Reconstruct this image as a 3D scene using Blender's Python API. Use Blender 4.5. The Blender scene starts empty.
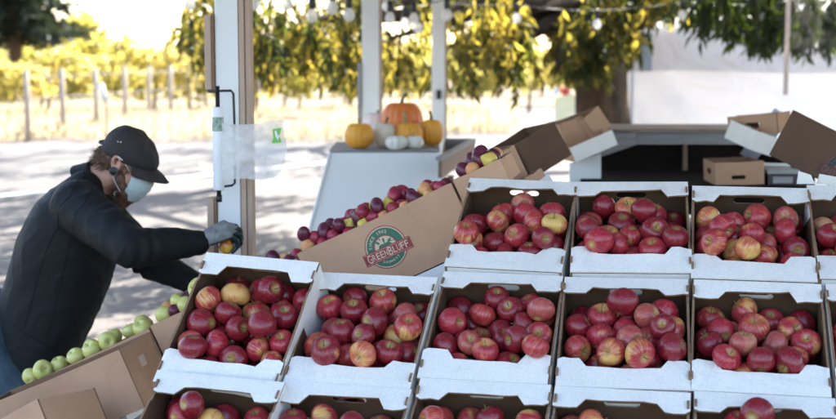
import bpy, bmesh, math, random
import numpy as np
from mathutils import Vector, Matrix, noise
from mathutils.geometry import tessellate_polygon
PI = math.pi
R = math.radians
random.seed(7)
sc = bpy.context.scene
col = sc.collection

# ------------------------------------------------------------------ camera model
F, CX, CY, CAMZ, PITCH = 1400.0, 418.0, 209.5, 1.70, R(6.5)
cp, sp = math.cos(PITCH), math.sin(PITCH)
CAM = Vector((0, 0, CAMZ))
def ray(px, py):
    x = (px - CX) / F; y = (CY - py) / F
    return Vector((x, cp + y * sp, -sp + y * cp))
def at(px, py, Y):
    d = ray(px, py)
    return CAM + d * (Y / d.y)
def hit(px, py, p0, n):
    d = ray(px, py)
    return CAM + d * ((p0 - CAM).dot(n) / d.dot(n))
def ground(px, py, z=0.0):
    d = ray(px, py)
    return CAM + d * ((z - CAMZ) / d.z)

cam_data = bpy.data.cameras.new('camera'); cam = bpy.data.objects.new('camera', cam_data); col.objects.link(cam)
cam.location = CAM; cam.rotation_euler = (PI / 2 - PITCH, 0, 0)
cam_data.sensor_width = 36; cam_data.lens = F / 836 * 36; cam_data.clip_end = 3000; cam_data.clip_start = 0.05
cam_data.dof.use_dof = True; cam_data.dof.focus_distance = 3.75; cam_data.dof.aperture_fstop = 3.5
cam_data.dof.aperture_blades = 0
sc.camera = cam

# ------------------------------------------------------------------ object helpers
def tag(o, label=None, cat=None, group=None, kind=None):
    if label: o['label'] = label
    if cat: o['category'] = cat
    if group: o['group'] = group
    if kind: o['kind'] = kind
    return o
def empty(name, M=None, label=None, cat=None, group=None):
    o = bpy.data.objects.new(name, None); col.objects.link(o)
    o.empty_display_size = .05
    if M is not None: o.matrix_world = M if isinstance(M, Matrix) else Matrix.Translation(Vector(M))
    return tag(o, label, cat, group)
def frame(origin, ax, ay, az):
    return Matrix(((ax.x, ay.x, az.x, origin.x), (ax.y, ay.y, az.y, origin.y), (ax.z, ay.z, az.z, origin.z), (0, 0, 0, 1)))
class MB:
    def __init__(s): s.v = []; s.f = []; s.m = []
    def add(s, vs, fs, mi=0, M=None):
        b = len(s.v)
        s.v += [tuple(M @ Vector(v)) if M is not None else tuple(v) for v in vs]
        for k, f in enumerate(fs):
            s.f.append(tuple(b + i for i in f)); s.m.append(mi[k] if isinstance(mi, list) else mi)
        return s
    def box(s, a, b, mi=0, M=None):
        x0, y0, z0 = a; x1, y1, z1 = b
        vs = [(x0,y0,z0),(x1,y0,z0),(x1,y1,z0),(x0,y1,z0),(x0,y0,z1),(x1,y0,z1),(x1,y1,z1),(x0,y1,z1)]
        return s.add(vs, [(0,3,2,1),(4,5,6,7),(0,1,5,4),(1,2,6,5),(2,3,7,6),(3,0,4,7)], mi, M)
    def tube(s, pts, rad, n=8, mi=0, M=None, cap=True):
        pts = [Vector(p) for p in pts]
        if not isinstance(rad, (list, tuple)): rad = [rad] * len(pts)
        vs = []; fs = []; prev = None
        for i, p in enumerate(pts):
            t = (pts[min(i + 1, len(pts) - 1)] - pts[max(i - 1, 0)]).normalized()
            if prev is None:
                a = t.orthogonal().normalized()
            else:
                a = (prev - t * prev.dot(t)).normalized()
            prev = a; b = t.cross(a)
            for k in range(n):
                an = 2 * PI * k / n
                vs.append(p + (a * math.cos(an) + b * math.sin(an)) * rad[i])
        for i in range(len(pts) - 1):
            for k in range(n):
                fs.append((i*n+k, i*n+(k+1) % n, (i+1)*n+(k+1) % n, (i+1)*n+k))
        if cap:
            fs.append(tuple(range(n))[::-1]); fs.append(tuple((len(pts)-1)*n + k for k in range(n)))
        return s.add(vs, fs, mi, M)
    def lathe(s, prof, n=24, mi=0, M=None, fr=None):
        vs = []; fs = []
        for (r, z) in prof:
            for k in range(n):
                a = 2 * PI * k / n
                q = fr(a, r, z) if fr else r
                vs.append((q * math.cos(a), q * math.sin(a), z))
        for i in range(len(prof) - 1):
            for k in range(n):
                fs.append((i*n+k, i*n+(k+1) % n, (i+1)*n+(k+1) % n, (i+1)*n+k))
        fs.append(tuple(range(n))[::-1]); fs.append(tuple((len(prof)-1)*n + k for k in range(n)))
        return s.add(vs, fs, mi, M)
    def ell(s, c, r, n=16, m=10, mi=0, M=None):
        prof = []
        vs = []; fs = []
        c = Vector(c)
        for i in range(m + 1):
            ph = -PI / 2 + PI * i / m
            for k in range(n):
                a = 2 * PI * k / n
                vs.append(c + Vector((r[0]*math.cos(ph)*math.cos(a), r[1]*math.cos(ph)*math.sin(a), r[2]*math.sin(ph))))
        for i in range(m):
            for k in range(n):
                fs.append((i*n+k, i*n+(k+1) % n, (i+1)*n+(k+1) % n, (i+1)*n+k))
        return s.add(vs, fs, mi, M)
    def plate(s, outer, holes=(), t=.004, M=None, mi=0, mi_side=None, mi_back=None):
        """flat plate in local xy, extruded from z=0 to z=t"""
        loops = [[Vector((p[0], p[1], 0)) for p in outer]] + [[Vector((p[0], p[1], 0)) for p in h] for h in holes]
        tris = tessellate_polygon(loops)
        flat = [p for l in loops for p in l]; N = len(flat)
        vs = [(p.x, p.y, 0) for p in flat] + [(p.x, p.y, t) for p in flat]
        fs = []; ms = []
        for tr in tris:
            a, b, c = [flat[i] for i in tr]
            if (b - a).cross(c - a).z < 0: tr = (tr[0], tr[2], tr[1])
            fs.append((tr[0]+N, tr[1]+N, tr[2]+N)); ms.append(mi)
            fs.append((tr[2], tr[1], tr[0])); ms.append(mi if mi_back is None else mi_back)
        k = 0
        for l in loops:
            n = len(l)
            for i in range(n):
                a, b = k + i, k + (i + 1) % n
                fs.append((a, b, b + N, a + N)); ms.append(mi if mi_side is None else mi_side)
            k += n
        return s.add(vs, fs, ms, M)
    def build(s, name, mats, parent=None, smooth=False, M=None, label=None, bevel=0):
        me = bpy.data.meshes.new(name); me.from_pydata(s.v, [], s.f)
        if not isinstance(mats, (list, tuple)): mats = [mats]
        for m in mats: me.materials.append(m)
        me.polygons.foreach_set('material_index', s.m)
        if smooth: me.polygons.foreach_set('use_smooth', [True] * len(s.f))
        me.update()
        o = bpy.data.objects.new(name, me); col.objects.link(o)
        if parent: o.parent = parent
        if M is not None: o.matrix_basis = M
        if label: o['label'] = label
        if bevel:
            b = o.modifiers.new('bevel', 'BEVEL'); b.width = bevel; b.segments = 2; b.limit_method = 'ANGLE'
        return o
def T(x, y, z): return Matrix.Translation((x, y, z))
def RX(a): return Matrix.Rotation(a, 4, 'X')
def RY(a): return Matrix.Rotation(a, 4, 'Y')
def RZ(a): return Matrix.Rotation(a, 4, 'Z')
def SC(x, y, z): return Matrix.Diagonal((x, y, z, 1))

# ------------------------------------------------------------------ materials
def newmat(name):
    m = bpy.data.materials.new(name); m.use_nodes = True
    nt = m.node_tree; nt.nodes.clear()
    out = nt.nodes.new('ShaderNodeOutputMaterial')
    return m, nt, out
def N(nt, t, **kw):
    n = nt.nodes.new(t)
    for k, v in kw.items():
        if k.startswith('i_'):
            n.inputs[k[2:].replace('_', ' ')].default_value = v
        else: setattr(n, k, v)
    return n
def L(nt, a, b): nt.links.new(a, b)
def ramp(nt, fac, stops, interp='LINEAR'):
    r = nt.nodes.new('ShaderNodeValToRGB'); r.color_ramp.interpolation = interp
    els = r.color_ramp.elements
    while len(els) < len(stops): els.new(.5)
    for e, (p, c) in zip(els, stops):
        e.position = p; e.color = (c[0], c[1], c[2], 1) if not isinstance(c, (int, float)) else (c, c, c, 1)
    L(nt, fac, r.inputs[0]); return r.outputs[0]
def simple(name, c1, c2=None, rough=.6, scale=8, bump=0.0, bscale=60, spec=.5, metal=0, stretch=(1,1,1), coat=0, detail=4, sheen=0):
    m, nt, out = newmat(name)
    b = N(nt, 'ShaderNodeBsdfPrincipled'); L(nt, b.outputs[0], out.inputs[0])
    b.inputs['Roughness'].default_value = rough; b.inputs['Specular IOR Level'].default_value = spec
    b.inputs['Metallic'].default_value = metal; b.inputs['Coat Weight'].default_value = coat
    if sheen: b.inputs['Sheen Weight'].default_value = sheen
    tc = N(nt, 'ShaderNodeTexCoord'); mp = N(nt, 'ShaderNodeMapping'); mp.inputs['Scale'].default_value = stretch
    L(nt, tc.outputs['Object'], mp.inputs[0])
    if c2 is None: c2 = tuple(x * .88 for x in c1)
    n1 = N(nt, 'ShaderNodeTexNoise', i_Scale=scale, i_Detail=detail); L(nt, mp.outputs[0], n1.inputs['Vector'])
    L(nt, ramp(nt, n1.outputs[0], [(.3, c1), (.7, c2)]), b.inputs['Base Color'])
    if bump:
        n2 = N(nt, 'ShaderNodeTexNoise', i_Scale=bscale, i_Detail=3); L(nt, mp.outputs[0], n2.inputs['Vector'])
        bp = N(nt, 'ShaderNodeBump', i_Strength=bump, i_Distance=.01); L(nt, n2.outputs[0], bp.inputs['Height']); L(nt, bp.outputs[0], b.inputs['Normal'])
    return m
def cardboard(name, c1, c2, dirt=(.5,.5,.5), dirt_amt=.25, axis=0, rough=.75):
    m, nt, out = newmat(name)
    b = N(nt, 'ShaderNodeBsdfPrincipled', i_Roughness=rough); L(nt, b.outputs[0], out.inputs[0])
    b.inputs['Specular IOR Level'].default_value = .25
    tc = N(nt, 'ShaderNodeTexCoord')
    oi = N(nt, 'ShaderNodeObjectInfo')
    n1 = N(nt, 'ShaderNodeTexNoise', i_Scale=6, i_Detail=6, noise_dimensions='4D'); L(nt, tc.outputs['Object'], n1.inputs['Vector'])
    mm = N(nt, 'ShaderNodeMath', operation='MULTIPLY'); mm.inputs[1].default_value = 37; L(nt, oi.outputs['Random'], mm.inputs[0]); L(nt, mm.outputs[0], n1.inputs['W'])
    base = ramp(nt, n1.outputs[0], [(.3, c1), (.72, c2)])
    mp = N(nt, 'ShaderNodeMapping'); mp.inputs['Scale'].default_value = (180, 180, 900) if axis == 0 else (900, 180, 180)
    L(nt, tc.outputs['Object'], mp.inputs[0])
    n2 = N(nt, 'ShaderNodeTexNoise', i_Scale=1, i_Detail=2); L(nt, mp.outputs[0], n2.inputs['Vector'])
    mx = N(nt, 'ShaderNodeMix', data_type='RGBA', blend_type='MULTIPLY'); mx.inputs[0].default_value = .5
    L(nt, base, mx.inputs[6]); L(nt, ramp(nt, n2.outputs[0], [(.3, (.82,.82,.82)), (.7, (1.08,1.08,1.08))]), mx.inputs[7])
    n3 = N(nt, 'ShaderNodeTexNoise', i_Scale=14, i_Detail=8, i_Roughness=.7, noise_dimensions='4D'); L(nt, tc.outputs['Object'], n3.inputs['Vector']); L(nt, mm.outputs[0], n3.inputs['W'])
    mx2 = N(nt, 'ShaderNodeMix', data_type='RGBA', blend_type='MULTIPLY')
    fac = ramp(nt, n3.outputs[0], [(.55, 0.0), (.75, dirt_amt)]); L(nt, fac, mx2.inputs[0])
    L(nt, mx.outputs[2], mx2.inputs[6]); mx2.inputs[7].default_value = (*dirt, 1)
    L(nt, mx2.outputs[2], b.inputs['Base Color'])
    wv = N(nt, 'ShaderNodeTexWave', i_Scale=45, i_Distortion=.4, bands_direction='X'); L(nt, tc.outputs['Object'], wv.inputs['Vector'])
    n4 = N(nt, 'ShaderNodeTexNoise', i_Scale=7, i_Detail=5, i_Distortion=1.5, noise_dimensions='4D'); L(nt, tc.outputs['Object'], n4.inputs['Vector']); L(nt, mm.outputs[0], n4.inputs['W'])
    ad = N(nt, 'ShaderNodeMath', operation='MULTIPLY_ADD'); L(nt, wv.outputs[1], ad.inputs[0]); ad.inputs[1].default_value = .03; L(nt, n4.outputs[0], ad.inputs[2])
    bp = N(nt, 'ShaderNodeBump', i_Strength=.38, i_Distance=.016); L(nt, ad.outputs[0], bp.inputs['Height']); L(nt, bp.outputs[0], b.inputs['Normal'])
    return m
def apple_mat(name, cols, yellow_amt, streak=1.0, ground_col=(.72,.42,.10)):
    """cols: (dark, mid, light) red tones; ground colour shows in a patch and streaks"""
    m, nt, out = newmat(name)
    b = N(nt, 'ShaderNodeBsdfPrincipled', i_Roughness=.34); L(nt, b.outputs[0], out.inputs[0])
    b.inputs['Specular IOR Level'].default_value = .45; b.inputs['Coat Weight'].default_value = .15; b.inputs['Coat Roughness'].default_value = .3
    b.inputs['Subsurface Weight'].default_value = 0.0
    tc = N(nt, 'ShaderNodeTexCoord'); oi = N(nt, 'ShaderNodeObjectInfo')
    w = N(nt, 'ShaderNodeMath', operation='MULTIPLY'); w.inputs[1].default_value = 91; L(nt, oi.outputs['Random'], w.inputs[0])
    sx = N(nt, 'ShaderNodeSeparateXYZ'); L(nt, tc.outputs['Object'], sx.inputs[0])
    # direction on the unit circle in xy -> streaks run along meridians
    cx = N(nt, 'ShaderNodeCombineXYZ'); L(nt, sx.outputs[0], cx.inputs[0]); L(nt, sx.outputs[1], cx.inputs[1])
    nv = N(nt, 'ShaderNodeVectorMath', operation='NORMALIZE'); L(nt, cx.outputs[0], nv.inputs[0])
    sc_ = N(nt, 'ShaderNodeVectorMath', operation='SCALE'); sc_.inputs['Scale'].default_value = 7.5; L(nt, nv.outputs[0], sc_.inputs[0])
    zz = N(nt, 'ShaderNodeMath', operation='MULTIPLY'); zz.inputs[1].default_value = 34; L(nt, sx.outputs[2], zz.inputs[0])
    cz = N(nt, 'ShaderNodeCombineXYZ'); L(nt, zz.outputs[0], cz.inputs[2])
    av = N(nt, 'ShaderNodeVectorMath', operation='ADD'); L(nt, sc_.outputs[0], av.inputs[0]); L(nt, cz.outputs[0], av.inputs[1])
    st = N(nt, 'ShaderNodeTexNoise', i_Scale=1.1, i_Detail=6, i_Roughness=.7, noise_dimensions='4D'); L(nt, av.outputs[0], st.inputs['Vector']); L(nt, w.outputs[0], st.inputs['W'])
    big = N(nt, 'ShaderNodeTexNoise', i_Scale=17, i_Detail=2, noise_dimensions='4D'); L(nt, tc.outputs['Object'], big.inputs['Vector']); L(nt, w.outputs[0], big.inputs['W'])
    red = ramp(nt, st.outputs[0], [(.30, cols[0]), (.5, cols[1]), (.72, cols[2])])
    # yellow mask
    a1 = N(nt, 'ShaderNodeMath', operation='MULTIPLY_ADD'); L(nt, st.outputs[0], a1.inputs[0]); a1.inputs[1].default_value = .55 * streak; L(nt, big.outputs[0], a1.inputs[2])
    r2 = N(nt, 'ShaderNodeMath', operation='MULTIPLY_ADD'); L(nt, oi.outputs['Random'], r2.inputs[0]); r2.inputs[1].default_value = .12; L(nt, a1.outputs[0], r2.inputs[2])
    mask = ramp(nt, r2.outputs[0], [(.92 - yellow_amt, 0.0), (1.08 - yellow_amt, .9)])
    mx = N(nt, 'ShaderNodeMix', data_type='RGBA'); L(nt, mask, mx.inputs[0]); L(nt, red, mx.inputs[6]); mx.inputs[7].default_value = (*ground_col, 1)
    # cavity colour near axis
    ln = N(nt, 'ShaderNodeVectorMath', operation='LENGTH'); L(nt, cx.outputs[0], ln.inputs[0])
    cav = ramp(nt, ln.outputs['Value'], [(.004, .85), (.017, 0.0)])
    mc = N(nt, 'ShaderNodeMix', data_type='RGBA'); L(nt, cav, mc.inputs[0]); L(nt, mx.outputs[2], mc.inputs[6]); mc.inputs[7].default_value = (.42, .30, .09, 1)
    # lenticels
    vo = N(nt, 'ShaderNodeTexVoronoi', i_Scale=170); L(nt, tc.outputs['Object'], vo.inputs['Vector'])
    sp_ = ramp(nt, vo.outputs['Distance'], [(.10, .45), (.2, 0.0)])
    ml = N(nt, 'ShaderNodeMix', data_type='RGBA'); L(nt, sp_, ml.inputs[0]); L(nt, mc.outputs[2], ml.inputs[6]); ml.inputs[7].default_value = (.72, .45, .28, 1)
    L(nt, ml.outputs[2], b.inputs['Base Color'])
    rr = ramp(nt, big.outputs[0], [(.3, .22), (.7, .42)]); L(nt, rr, b.inputs['Roughness'])
    n5 = N(nt, 'ShaderNodeTexNoise', i_Scale=60, i_Detail=2); L(nt, tc.outputs['Object'], n5.inputs['Vector'])
    bp = N(nt, 'ShaderNodeBump', i_Strength=.12, i_Distance=.004); L(nt, n5.outputs[0], bp.inputs['Height']); L(nt, bp.outputs[0], b.inputs['Normal'])
    return m
def leaf_mat(name, d1, d2, tr1, tr2, scale=1.3, tmix=.5, fine=9):
    m, nt, out = newmat(name)
    tc = N(nt, 'ShaderNodeTexCoord')
    n1 = N(nt, 'ShaderNodeTexNoise', i_Scale=scale, i_Detail=2); L(nt, tc.outputs['Object'], n1.inputs['Vector'])
    n2 = N(nt, 'ShaderNodeTexNoise', i_Scale=fine, i_Detail=2); L(nt, tc.outputs['Object'], n2.inputs['Vector'])
    ad = N(nt, 'ShaderNodeMath', operation='ADD'); L(nt, n1.outputs[0], ad.inputs[0]); L(nt, n2.outputs[0], ad.inputs[1])
    hv = N(nt, 'ShaderNodeMath', operation='MULTIPLY'); hv.inputs[1].default_value = .5; L(nt, ad.outputs[0], hv.inputs[0])
    df = N(nt, 'ShaderNodeBsdfPrincipled', i_Roughness=.55); df.inputs['Specular IOR Level'].default_value = .3
    L(nt, ramp(nt, hv.outputs[0], [(.38, d1), (.62, d2)]), df.inputs['Base Color'])
    tr = N(nt, 'ShaderNodeBsdfTranslucent'); L(nt, ramp(nt, hv.outputs[0], [(.45, tr1), (.58, tr2)]), tr.inputs[0])
    mx = N(nt, 'ShaderNodeMixShader'); mx.inputs[0].default_value = tmix
    L(nt, df.outputs[0], mx.inputs[1]); L(nt, tr.outputs[0], mx.inputs[2]); L(nt, mx.outputs[0], out.inputs[0])
    return m

M = {}
M['white_card'] = cardboard('white_card', (.86,.815,.745), (.79,.75,.69), dirt=(.62,.64,.66), dirt_amt=.35)
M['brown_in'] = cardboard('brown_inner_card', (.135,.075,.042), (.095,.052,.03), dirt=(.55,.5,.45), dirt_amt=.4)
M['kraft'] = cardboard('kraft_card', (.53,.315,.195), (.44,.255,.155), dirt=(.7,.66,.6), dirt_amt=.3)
M['kraft_shaded'] = cardboard('kraft_card_shaded', (.125,.068,.04), (.095,.052,.032), dirt=(.6,.55,.5), dirt_amt=.4)  # kraft again, with the shade on these cartons put into its colour
M['kraft_edge'] = simple('kraft_edge', (.19,.105,.06), (.27,.16,.09), rough=.85, scale=90)
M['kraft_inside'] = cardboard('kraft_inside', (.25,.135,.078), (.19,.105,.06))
M['crimson'] = apple_mat('crimson_apple_skin', ((.11,.004,.011), (.21,.008,.018), (.31,.024,.032)), .0, .6, (.55,.20,.07))
M['ruby'] = apple_mat('ruby_apple_skin', ((.18,.006,.018), (.36,.018,.034), (.52,.08,.075)), .06, .8, (.62,.28,.09))
M['streaked'] = apple_mat('streaked_apple_skin', ((.20,.008,.018), (.39,.030,.036), (.56,.16,.09)), .11, .9, (.64,.36,.10))
M['golden'] = apple_mat('golden_blush_apple_skin', ((.38,.030,.035), (.52,.12,.06), (.64,.27,.12)), .17, .9, (.66,.42,.11))
M['dusty'] = apple_mat('dusty_pink_apple_skin', ((.24,.024,.028), (.37,.065,.055), (.50,.16,.11)), .10, .6, (.52,.27,.12))
M['green_apple'] = simple('green_apple_skin', (.50,.50,.12), (.64,.58,.20), rough=.35, scale=25, coat=.1)
M['plum'] = simple('plum_skin', (.050,.006,.022), (.16,.02,.045), rough=.38, scale=22, bump=.05)
M['plum_red'] = simple('red_plum_skin', (.40,.030,.050), (.20,.016,.045), rough=.36, scale=26)
M['peach'] = simple('peach_skin', (.62,.20,.10), (.68,.42,.14), rough=.55, scale=20)
M['pear'] = simple('yellow_pear_skin', (.66,.44,.07), (.60,.50,.12), rough=.42, scale=25)
M['stem'] = simple('stem_wood', (.10,.06,.03), (.18,.12,.05), rough=.8, scale=60)
M['white_paint'] = simple('white_paint', (.80,.80,.79), (.74,.74,.73), rough=.5, scale=3, bump=.08, bscale=25)
M['tan_wood'] = simple('tan_wood', (.52,.38,.29), (.44,.31,.23), rough=.7, scale=6, bump=.2, bscale=20, stretch=(14,14,1))
M['board_grey'] = simple('grey_weathered_board', (.36,.35,.35), (.26,.25,.25), rough=.75, scale=5, bump=.2, bscale=20, stretch=(1,14,14))
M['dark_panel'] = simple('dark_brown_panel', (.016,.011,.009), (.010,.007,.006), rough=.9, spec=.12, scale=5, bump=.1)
M['black_metal'] = simple('black_metal', (.018,.018,.02), (.03,.03,.03), rough=.4, metal=.3)
M['wood_brown'] = simple('wood_brown', (.24,.15,.10), (.16,.10,.07), rough=.6, scale=6, stretch=(3,20,20), bump=.15)

# ------------------------------------------------------------------ world, sun
w = bpy.data.worlds.new('World'); sc.world = w; w.use_nodes = True
nt = w.node_tree; nt.nodes.clear()
wo = nt.nodes.new('ShaderNodeOutputWorld'); bg = nt.nodes.new('ShaderNodeBackground'); sky = nt.nodes.new('ShaderNodeTexSky')
SUN_EL, SUN_AZ = R(43), R(24)            # azimuth clockwise from +Y (away from camera), towards +X
sky.sky_type = 'NISHITA'; sky.sun_disc = False; sky.sun_elevation = SUN_EL; sky.sun_rotation = SUN_AZ
sky.air_density = 1.0; sky.dust_density = 1.6; sky.ozone_density = 1.0
bg.inputs[1].default_value = .13
nt.links.new(sky.outputs[0], bg.inputs[0]); nt.links.new(bg.outputs[0], wo.inputs[0])
sd = bpy.data.lights.new('sun', 'SUN'); so = bpy.data.objects.new('sun', sd); col.objects.link(so)
sd.energy = 4.6; sd.angle = R(.53); sd.color = (1, .95, .87)
sdir = Vector((math.sin(SUN_AZ) * math.cos(SUN_EL), math.cos(SUN_AZ) * math.cos(SUN_EL), math.sin(SUN_EL)))
so.rotation_euler = sdir.to_track_quat('Z', 'Y').to_euler(); so.location = (0, 0, 20)
sc.view_settings.view_transform = 'Standard'; sc.view_settings.look = 'None'
sc.view_settings.exposure = 2.6; sc.view_settings.gamma = 1
sc.view_settings.use_curve_mapping = False

# ------------------------------------------------------------------ setting
m, nt, out = newmat('gravel_ground')
b = N(nt, 'ShaderNodeBsdfPrincipled', i_Roughness=.95); L(nt, b.outputs[0], out.inputs[0])
tc = N(nt, 'ShaderNodeTexCoord')
n1 = N(nt, 'ShaderNodeTexNoise', i_Scale=.6, i_Detail=8, i_Roughness=.6); L(nt, tc.outputs['Object'], n1.inputs['Vector'])
n2 = N(nt, 'ShaderNodeTexNoise', i_Scale=22, i_Detail=6, i_Roughness=.8); L(nt, tc.outputs['Object'], n2.inputs['Vector'])
mx = N(nt, 'ShaderNodeMix', data_type='RGBA', blend_type='MULTIPLY'); mx.inputs[0].default_value = .8
L(nt, ramp(nt, n1.outputs[0], [(.35, (.135,.114,.101)), (.65, (.092,.082,.076))]), mx.inputs[6]); L(nt, ramp(nt, n2.outputs[0], [(.3, .65), (.7, 1.15)]), mx.inputs[7])
L(nt, mx.outputs[2], b.inputs['Base Color'])
bp = N(nt, 'ShaderNodeBump', i_Strength=.6, i_Distance=.03); L(nt, n2.outputs[0], bp.inputs['Height']); L(nt, bp.outputs[0], b.inputs['Normal'])
M['gravel'] = m
M['asphalt'] = simple('worn_asphalt', (.066,.058,.052), (.052,.047,.044), rough=.9, scale=.8, bump=.4, bscale=70, detail=8)
M['dry_grass'] = simple('dry_grass', (.19,.135,.08), (.12,.09,.045), rough=1, scale=.5, bump=.8, bscale=8, detail=10)
M['road_paint'] = simple('road_paint', (.75,.75,.72), (.6,.6,.58), rough=.7, scale=3)
g = MB().add([(-1500,-300,0),(1500,-300,0),(1500,2500,0),(-1500,2500,0)], [(0,1,2,3)]).build('ground', M['gravel']); tag(g, kind='structure')
def ground_sheet(name, pts, z, mat):
    o = MB().add([(p[0], p[1], z) for p in pts], [tuple(range(len(pts)))]).build(name, mat); tag(o, kind='structure'); return o
# a lane runs across behind the stand, a dry grass verge and field beyond
ga, gb = ground(0, 201), ground(330, 166)
rd = (gb - ga).normalized(); rn = Vector((-rd.y, rd.x, 0))
if rn.y < 0: rn = -rn
def strip(name, o0, w0, w1, z, mat, ext=120):
    p = [o0 + rn*w0 - rd*ext, o0 + rn*w0 + rd*ext, o0 + rn*w1 + rd*ext, o0 + rn*w1 - rd*ext]
    return ground_sheet(name, p, z, mat)
strip('road', ga, 0, 6.2, .004, M['asphalt'])
strip('road_marking', ga, .35, .5, .008, M['road_paint'])
strip('field', ga, 8.5, 400, .004, M['dry_grass'], 900)

# ------------------------------------------------------------------ shelter: roof over the stand with its posts
RZ_ = 2.62
roof = empty('shelter_roof', (0, 5, RZ_), 'white board roof of the open market shelter over the fruit stand', 'roof')
MB().box((-2.0,-2.8,.10),(6.4,4.6,.15)).build('roof_panel', M['white_paint'], roof)
for yy in (-2.7, -.2, 4.45):
    MB().box((-1.95,yy-.04,-.06),(6.35,yy+.04,.098)).build('beam', M['white_paint'], roof)
def ztop(p): return p
# nearest post, left of the tray stand
Pb = at(218, 235, 4.75); PX0 = Pb.x
post = empty('shelter_post', (PX0, 4.75, 0), 'white square timber post with tan side holding the plastic bag roll', 'post', 'white posts of the market shelter')
px2w = 4.75 / F
MB().box((0,0,0),(.078,.11,RZ_-.07)).build('front_board', M['white_paint'], post, bevel=.003)
MB().box((.0795,.004,0),(.098,.10,RZ_-.07)).build('side_board', M['tan_wood'], post, bevel=.002)
MB().box((.0995,.012,0),(.118,.10,RZ_-.07)).build('side_board', M['tan_wood'], post, bevel=.002)
def zat(py, Y): return at(400, py, Y).z
MB().box((-.034,-.012,zat(90,4.74)),(-.012,.05,zat(15,4.74))).build('edge_strip', M['tan_wood'], post, bevel=.002)
MB().box((-.0115,-.008,zat(92,4.74)),(-.002,.05,zat(14,4.74))).build('edge_strip', M['kraft_edge'], post)
MB().box((-.034,-.012,.2),(-.012,.05,zat(198,4.74))).build('edge_strip', M['tan_wood'], post, bevel=.002)
MB().box((-.0115,-.008,.2),(-.002,.05,zat(199,4.74))).build('edge_strip', M['kraft_edge'], post)
for (xa, xb, Y, lab, strp) in ((362, 382, 8.2, 'white square shelter post rising behind the group of pumpkins', True), (432, 447, 9.3, 'slim white shelter post right of the pumpkins with black clamp', False)):
    a = at(xa, 60, Y).x; b_ = at(xb, 60, Y).x
    p = empty('shelter_post', (a, Y, 0), lab, 'post', 'white posts of the market shelter')
    MB().box((0,0,0),((b_-a)*.86,.1,RZ_-.07)).build('front_board', M['white_paint'], p, bevel=.004)
    MB().box(((b_-a)*.86+.001,.006,0),(b_-a,.094,RZ_-.07)).build('side_board', M['tan_wood'], p)
    if strp: MB().box((-.028,-.01,0),(-.003,.05,zat(63,Y))).build('edge_strip', M['board_grey'], p)
    else:
        MB().box((.03,-.025,zat(99,Y)),(.06,-.002,zat(90,Y))).build('clamp', M['black_metal'], p)

# bag roll on its bracket
bx, by = at(217.5, 100, 4.62).x, 4.62
roll = empty('bag_roll', (bx, by, 0), 'tall white roll of produce bags on the nearest post', 'bag roll')
zt, zb = zat(107, by), zat(190, by)
MB().lathe([(.008,zb),(.0175,zb),(.0185,zb+.003),(.0185,zt-.003),(.0175,zt),(.008,zt)], 24).build('roll', simple('bag_film_white', (.82,.83,.84), rough=.35, scale=20), roll, smooth=True)
MB().lathe([(.0189,zat(131,by)),(.0191,zat(130,by)),(.0191,zat(118,by)),(.0189,zat(117,by))], 24).build('printed_band', simple('band_green', (.10,.22,.13), (.45,.5,.45), scale=90), roll, smooth=True)
brk = empty('roll_bracket', (bx, by, 0), 'black steel bracket holding the produce bag roll to the white post', 'bracket')
MB().lathe([(.0075,zat(202,by)),(.0075,zat(86,by))], 12).build('rod', M['black_metal'], brk, smooth=True)
MB().lathe([(.010,zat(202,by)),(.010,zat(195,by))], 12).build('end_cap', M['black_metal'], brk, smooth=True)
xr = at(233.5, 100, by+.03).x - bx
MB().tube([(0,0,zat(91,by)),(xr-.008,.03,zat(91,by)),(xr,.03,zat(94,by)),(xr,.045,zat(120,by)),(xr,.045,zat(170,by)),(xr,.03,zat(184,by)),(xr-.008,.02,zat(186,by)),(.002,0,zat(187,by))], .0042, 8).build('arm', M['black_metal'], brk, smooth=True)
MB().box((-.030,-.006,zat(93,by)),(.0,.006,zat(89.5,by))).build('arm', M['black_metal'], brk)
# hanging bag sheet
def film(name, col_, alpha, rough=.3, tr=.5):
    m, nt, out = newmat(name)
    tb = N(nt, 'ShaderNodeBsdfTransparent'); d = N(nt, 'ShaderNodeBsdfPrincipled', i_Roughness=rough); d.inputs['Base Color'].default_value = (*col_, 1)
    t = N(nt, 'ShaderNodeBsdfTranslucent'); t.inputs[0].default_value = (*col_, 1)
    a = N(nt, 'ShaderNodeMixShader'); a.inputs[0].default_value = tr; L(nt, d.outputs[0], a.inputs[1]); L(nt, t.outputs[0], a.inputs[2])
    b = N(nt, 'ShaderNodeMixShader'); L(nt, tb.outputs[0], b.inputs[1]); L(nt, a.outputs[0], b.inputs[2])
    tc = N(nt, 'ShaderNodeTexCoord'); n = N(nt, 'ShaderNodeTexNoise', i_Scale=9, i_Detail=4, i_Distortion=1.2); L(nt, tc.outputs['Object'], n.inputs['Vector'])
    L(nt, ramp(nt, n.outputs[0], [(.3, max(alpha-.18, 0)), (.7, min(alpha+.15, 1))]), b.inputs[0])
    bp = N(nt, 'ShaderNodeBump', i_Strength=.5, i_Distance=.02); L(nt, n.outputs[0], bp.inputs['Height']); L(nt, bp.outputs[0], d.inputs['Normal'])
    L(nt, b.outputs[0], out.inputs[0]); return m
film_m = film('bag_film', (.88,.89,.90), .74)
top = [(222,123),(236,124.5),(252,124),(268,121),(284,120)]
bot = [(222,180),(234,179),(246,178.5),(262,180),(275,177),(284,168)]
def interp(P, u):
    s = u * (len(P) - 1); i = min(int(s), len(P) - 2); t = s - i
    return (P[i][0]*(1-t)+P[i+1][0]*t, P[i][1]*(1-t)+P[i+1][1]*t)
vs = []; fs = []; NU, NV = 48, 36
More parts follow.
